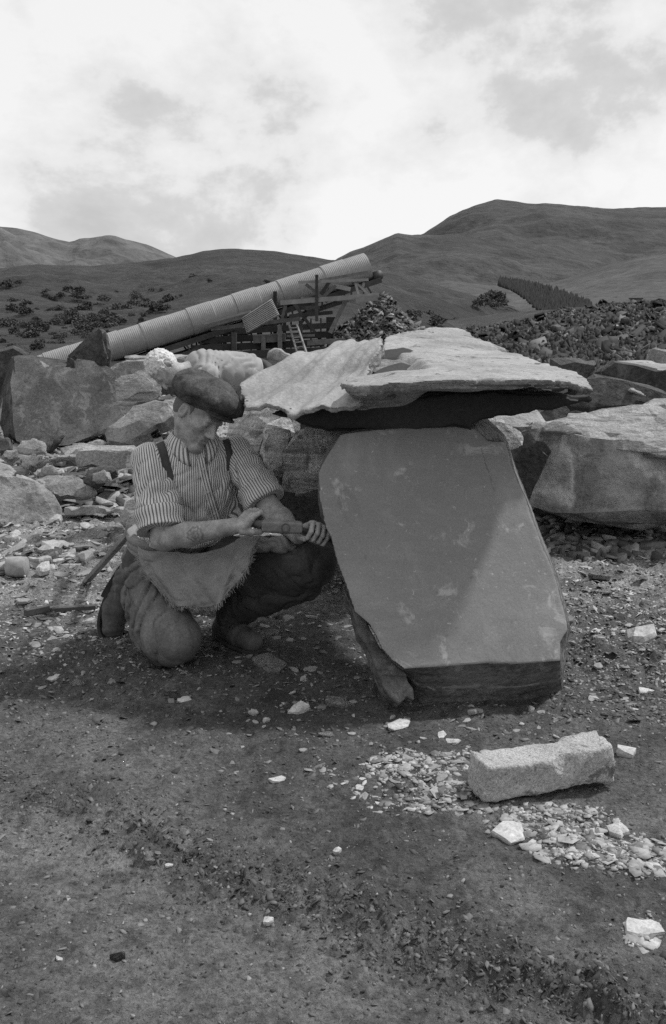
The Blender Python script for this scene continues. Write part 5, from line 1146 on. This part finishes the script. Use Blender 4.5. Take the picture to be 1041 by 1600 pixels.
for a, b, w, mt, Y in [((466,441),(576,437),.10,'woodpale',36.8),((438,473),(592,461),.17,'woodpale',36.7),((470,466),(585,470),.12,'wood',38.6),((495,429),(495,502),.11,'wooddark',36.6),
                       ((554,436),(562,466),.09,'woodpale',36.9),((569,441),(562,472),.09,'woodpale',37),((478,444),(512,472),.12,'wood',37.2),((525,446),(498,470),.12,'wood',37.4),((540,470),(516,520),.16,'wood',37.3),
                       ((515,440),(470,505),.13,'wooddark',38),((455,468),(500,530),.12,'wooddark',37.9),((552,437),(577,461),.07,'woodpale',36.9),((556,469),(590,465),.2,'woodpale',36.5),((430,455),(430,540),.14,'wooddark',38.2),
                       ((520,446),(548,452),.16,'woodpale',38.4),((500,438),(575,425),.1,'wood',38.3),((446,478),(440,500),.1,'wood',37.4)]:
    timber(tre, a, b, w, mt, Y)
shed = empty('timber_staging', at(420, 552, 37.5), 'dark stack of heavy timbers and staging under the conveyor', 'staging')
for a, b, w, mt, Y in [((300,522),(520,508),.22,'wooddark',38),((310,532),(520,522),.24,'wooddark',37.8),((300,545),(530,534),.26,'wooddark',37.6),((330,514),(470,498),.14,'wood',37.2),((318,506),(392,486),.08,'woodpale',37.1),((322,511),(396,492),.08,'wood',37.0),
                       ((396,530),(446,527),.3,'wood',37.3),((366,520),(366,560),.18,'wooddark',37.3),((437,508),(438,552),.16,'wood',37.1),((412,524),(412,548),.16,'wood',37.2),((448,525),(492,524),.08,'wood',37.1),((470,500),(470,552),.14,'wooddark',37.5),((340,556),(520,548),.3,'wooddark',37.2),((480,536),(540,532),.18,'wood',37.0),
                       ((452,494),(520,488),.14,'wooddark',37.9),((455,482),(500,480),.14,'wooddark',38)]:
    timber(shed, a, b, w, mt, Y)
# dark boarded back wall of the staging, board by board
for k in range(15): timber(shed, (300+k*15.5, 512-k*1.2), (300+k*15.5, 566), .36, 'wooddark', 39.0, name='board', h=.05)
q = [at(378,497,36.2), at(425,467,36.2), at(437,492,35.9), at(386,521,35.9)]; V = []; nu, nv = 80, 6
for i in range(nu+1):
    for j in range(nv+1):
        f, g = i/nu, j/nv; p = (q[0]*(1-g)+q[1]*g)*(1-f)+(q[3]*(1-g)+q[2]*g)*f; V.append(p+np.array([0, -.035*math.sin(f*2*math.pi*10), 0]))
o = mk('corrugated_sheet', V, [(i*(nv+1)+j, i*(nv+1)+j+1, (i+1)*(nv+1)+j+1, (i+1)*(nv+1)+j) for i in range(nu) for j in range(nv)], M['tin']); o.modifiers.new('t', 'SOLIDIFY').thickness = .01
tag(o, 'loose corrugated iron sheet hanging askew beneath the conveyor', 'iron sheet')
lad = empty('ladder', at(468, 552, 36.3), 'small wooden ladder leaning against the dark staging', 'ladder')
for a, b in (((452,508),(465,553)), ((464,507),(479,551))): timber(lad, a, b, .06, 'woodpale', 36.8, 36.2, name='rail')
for k in range(6):
    f = (k+.6)/6; timber(lad, (452+13*f, 508+45*f), (464+15*f, 507+44*f), .045, 'woodpale', 36.75-.55*f, name='rung')
# slate heap at the foot of the trestle
hcn = at(596, 545, 38); V = []; n1, n2 = 60, 26; rh = np.random.default_rng(4)
for j in range(n2+1):
    for i in range(n1):
        r_ = 3.4*j/n2; a_ = 2*math.pi*i/n1; x, y = hcn[0]+r_*math.cos(a_), hcn[1]+r_*math.sin(a_)*.8
        z = hcn[2]-.9+2.75*max(0, 1-(r_/3.4)**1.0)+.10*float(noise2(np.array(x*3), np.array(y*3), 4)); V.append((x, y, z))
F = [(j*n1+i, j*n1+(i+1) % n1, (j+1)*n1+(i+1) % n1, (j+1)*n1+i) for j in range(n2) for i in range(n1)]
hp = mk('slate_heap', V, np.array(F)[:, ::-1], M['tip']); tag(hp, 'dark heap of broken slate under the end of the conveyor', 'heap')
Vh = np.array(V); P_ = Vh[rh.integers(0, len(Vh), 4500)]+rh.normal(0, .06, (4500, 3))*[1, 1, .3]
V_, F_, T_ = shards(P_, rh.uniform(.06, .26, len(P_)), rh.uniform(.02, .07, len(P_)), rh.choice([.2, .35, .6, 1., 1.8], len(P_), p=[.28, .27, .25, .13, .07]), 12, .5)
mk('loose_slates', V_, F_, M['shard'], hp, smooth=False, attrs={'tone': T_})['kind'] = 'stuff'
# hut, track and ramp on the quarry tips
def tip_at(px, py): return on_hill(tipV, px, py)
c = tip_at(992, 473); hut = empty('quarry_hut', c, 'tiny pale hut standing on the skyline of the quarry tips', 'hut'); s = c[1]/FPX
MB().box(c+[0, 0, 2.5*s], (16*s, 0, 0), (0, 8*s, 0), (0, 0, 7*s)).build('wall', M['woodpale'], hut)
MB().box(c+[0, 0, 7*s], (19*s, 0, 0), (0, 11*s, 0), (0, 0, 2*s)).build('roof', M['wooddark'], hut)
MB().box(c+[-3*s, -4.2*s, 3*s], (3*s, 0, 0), (0, .6*s, 0), (0, 0, 3*s)).build('window', M['wooddark'], hut)
def strip(name, pts, w, mat, label=None):
    P = [tip_at(*p) for p in pts]; V = []
    for p in P: V += [p+[0, 0, .25], p+[0, -w*.4, .25-w*.35]]
    o = mk(name, V, [(2*i, 2*i+1, 2*i+3, 2*i+2) for i in range(len(P)-1)], M[mat]); o.modifiers.new('t', 'SOLIDIFY').thickness = .1; tag(o, kind='structure')
strip('quarry_track', [(835,513),(870,511),(910,514),(950,514),(1000,513),(1060,514)], .5, 'slateface')
strip('quarry_ramp', [(845,556),(856,545),(868,534),(880,524),(892,518)], 1.1, 'slateface')
for (px, py, w, h_, mt, lb) in [(908,545,5,9,'pale','pale upright stone post on the quarry terrace'),(966,512,18,6,'pale','long pale stone by the quarry track at right'),(995,510,9,5,'pale','small pale stone at the far right of the quarry track'),(931,516,16,4,'slatepale','pale flat stone lying on the quarry track'),(1012,538,8,7,'slatepale','pale boulder in the dark lower terrace')]:
    c = tip_at(px, py); s = c[1]/FPX; o = bpy.data.objects.new('terrace_stone', lump[int(rng.integers(6))].copy()); o.data.materials.clear(); o.data.materials.append(M[mt]); col.objects.link(o)
    o.location = c; o.scale = (w*s*.6, w*s*.5, h_*s); tag(o, lb, 'stone')
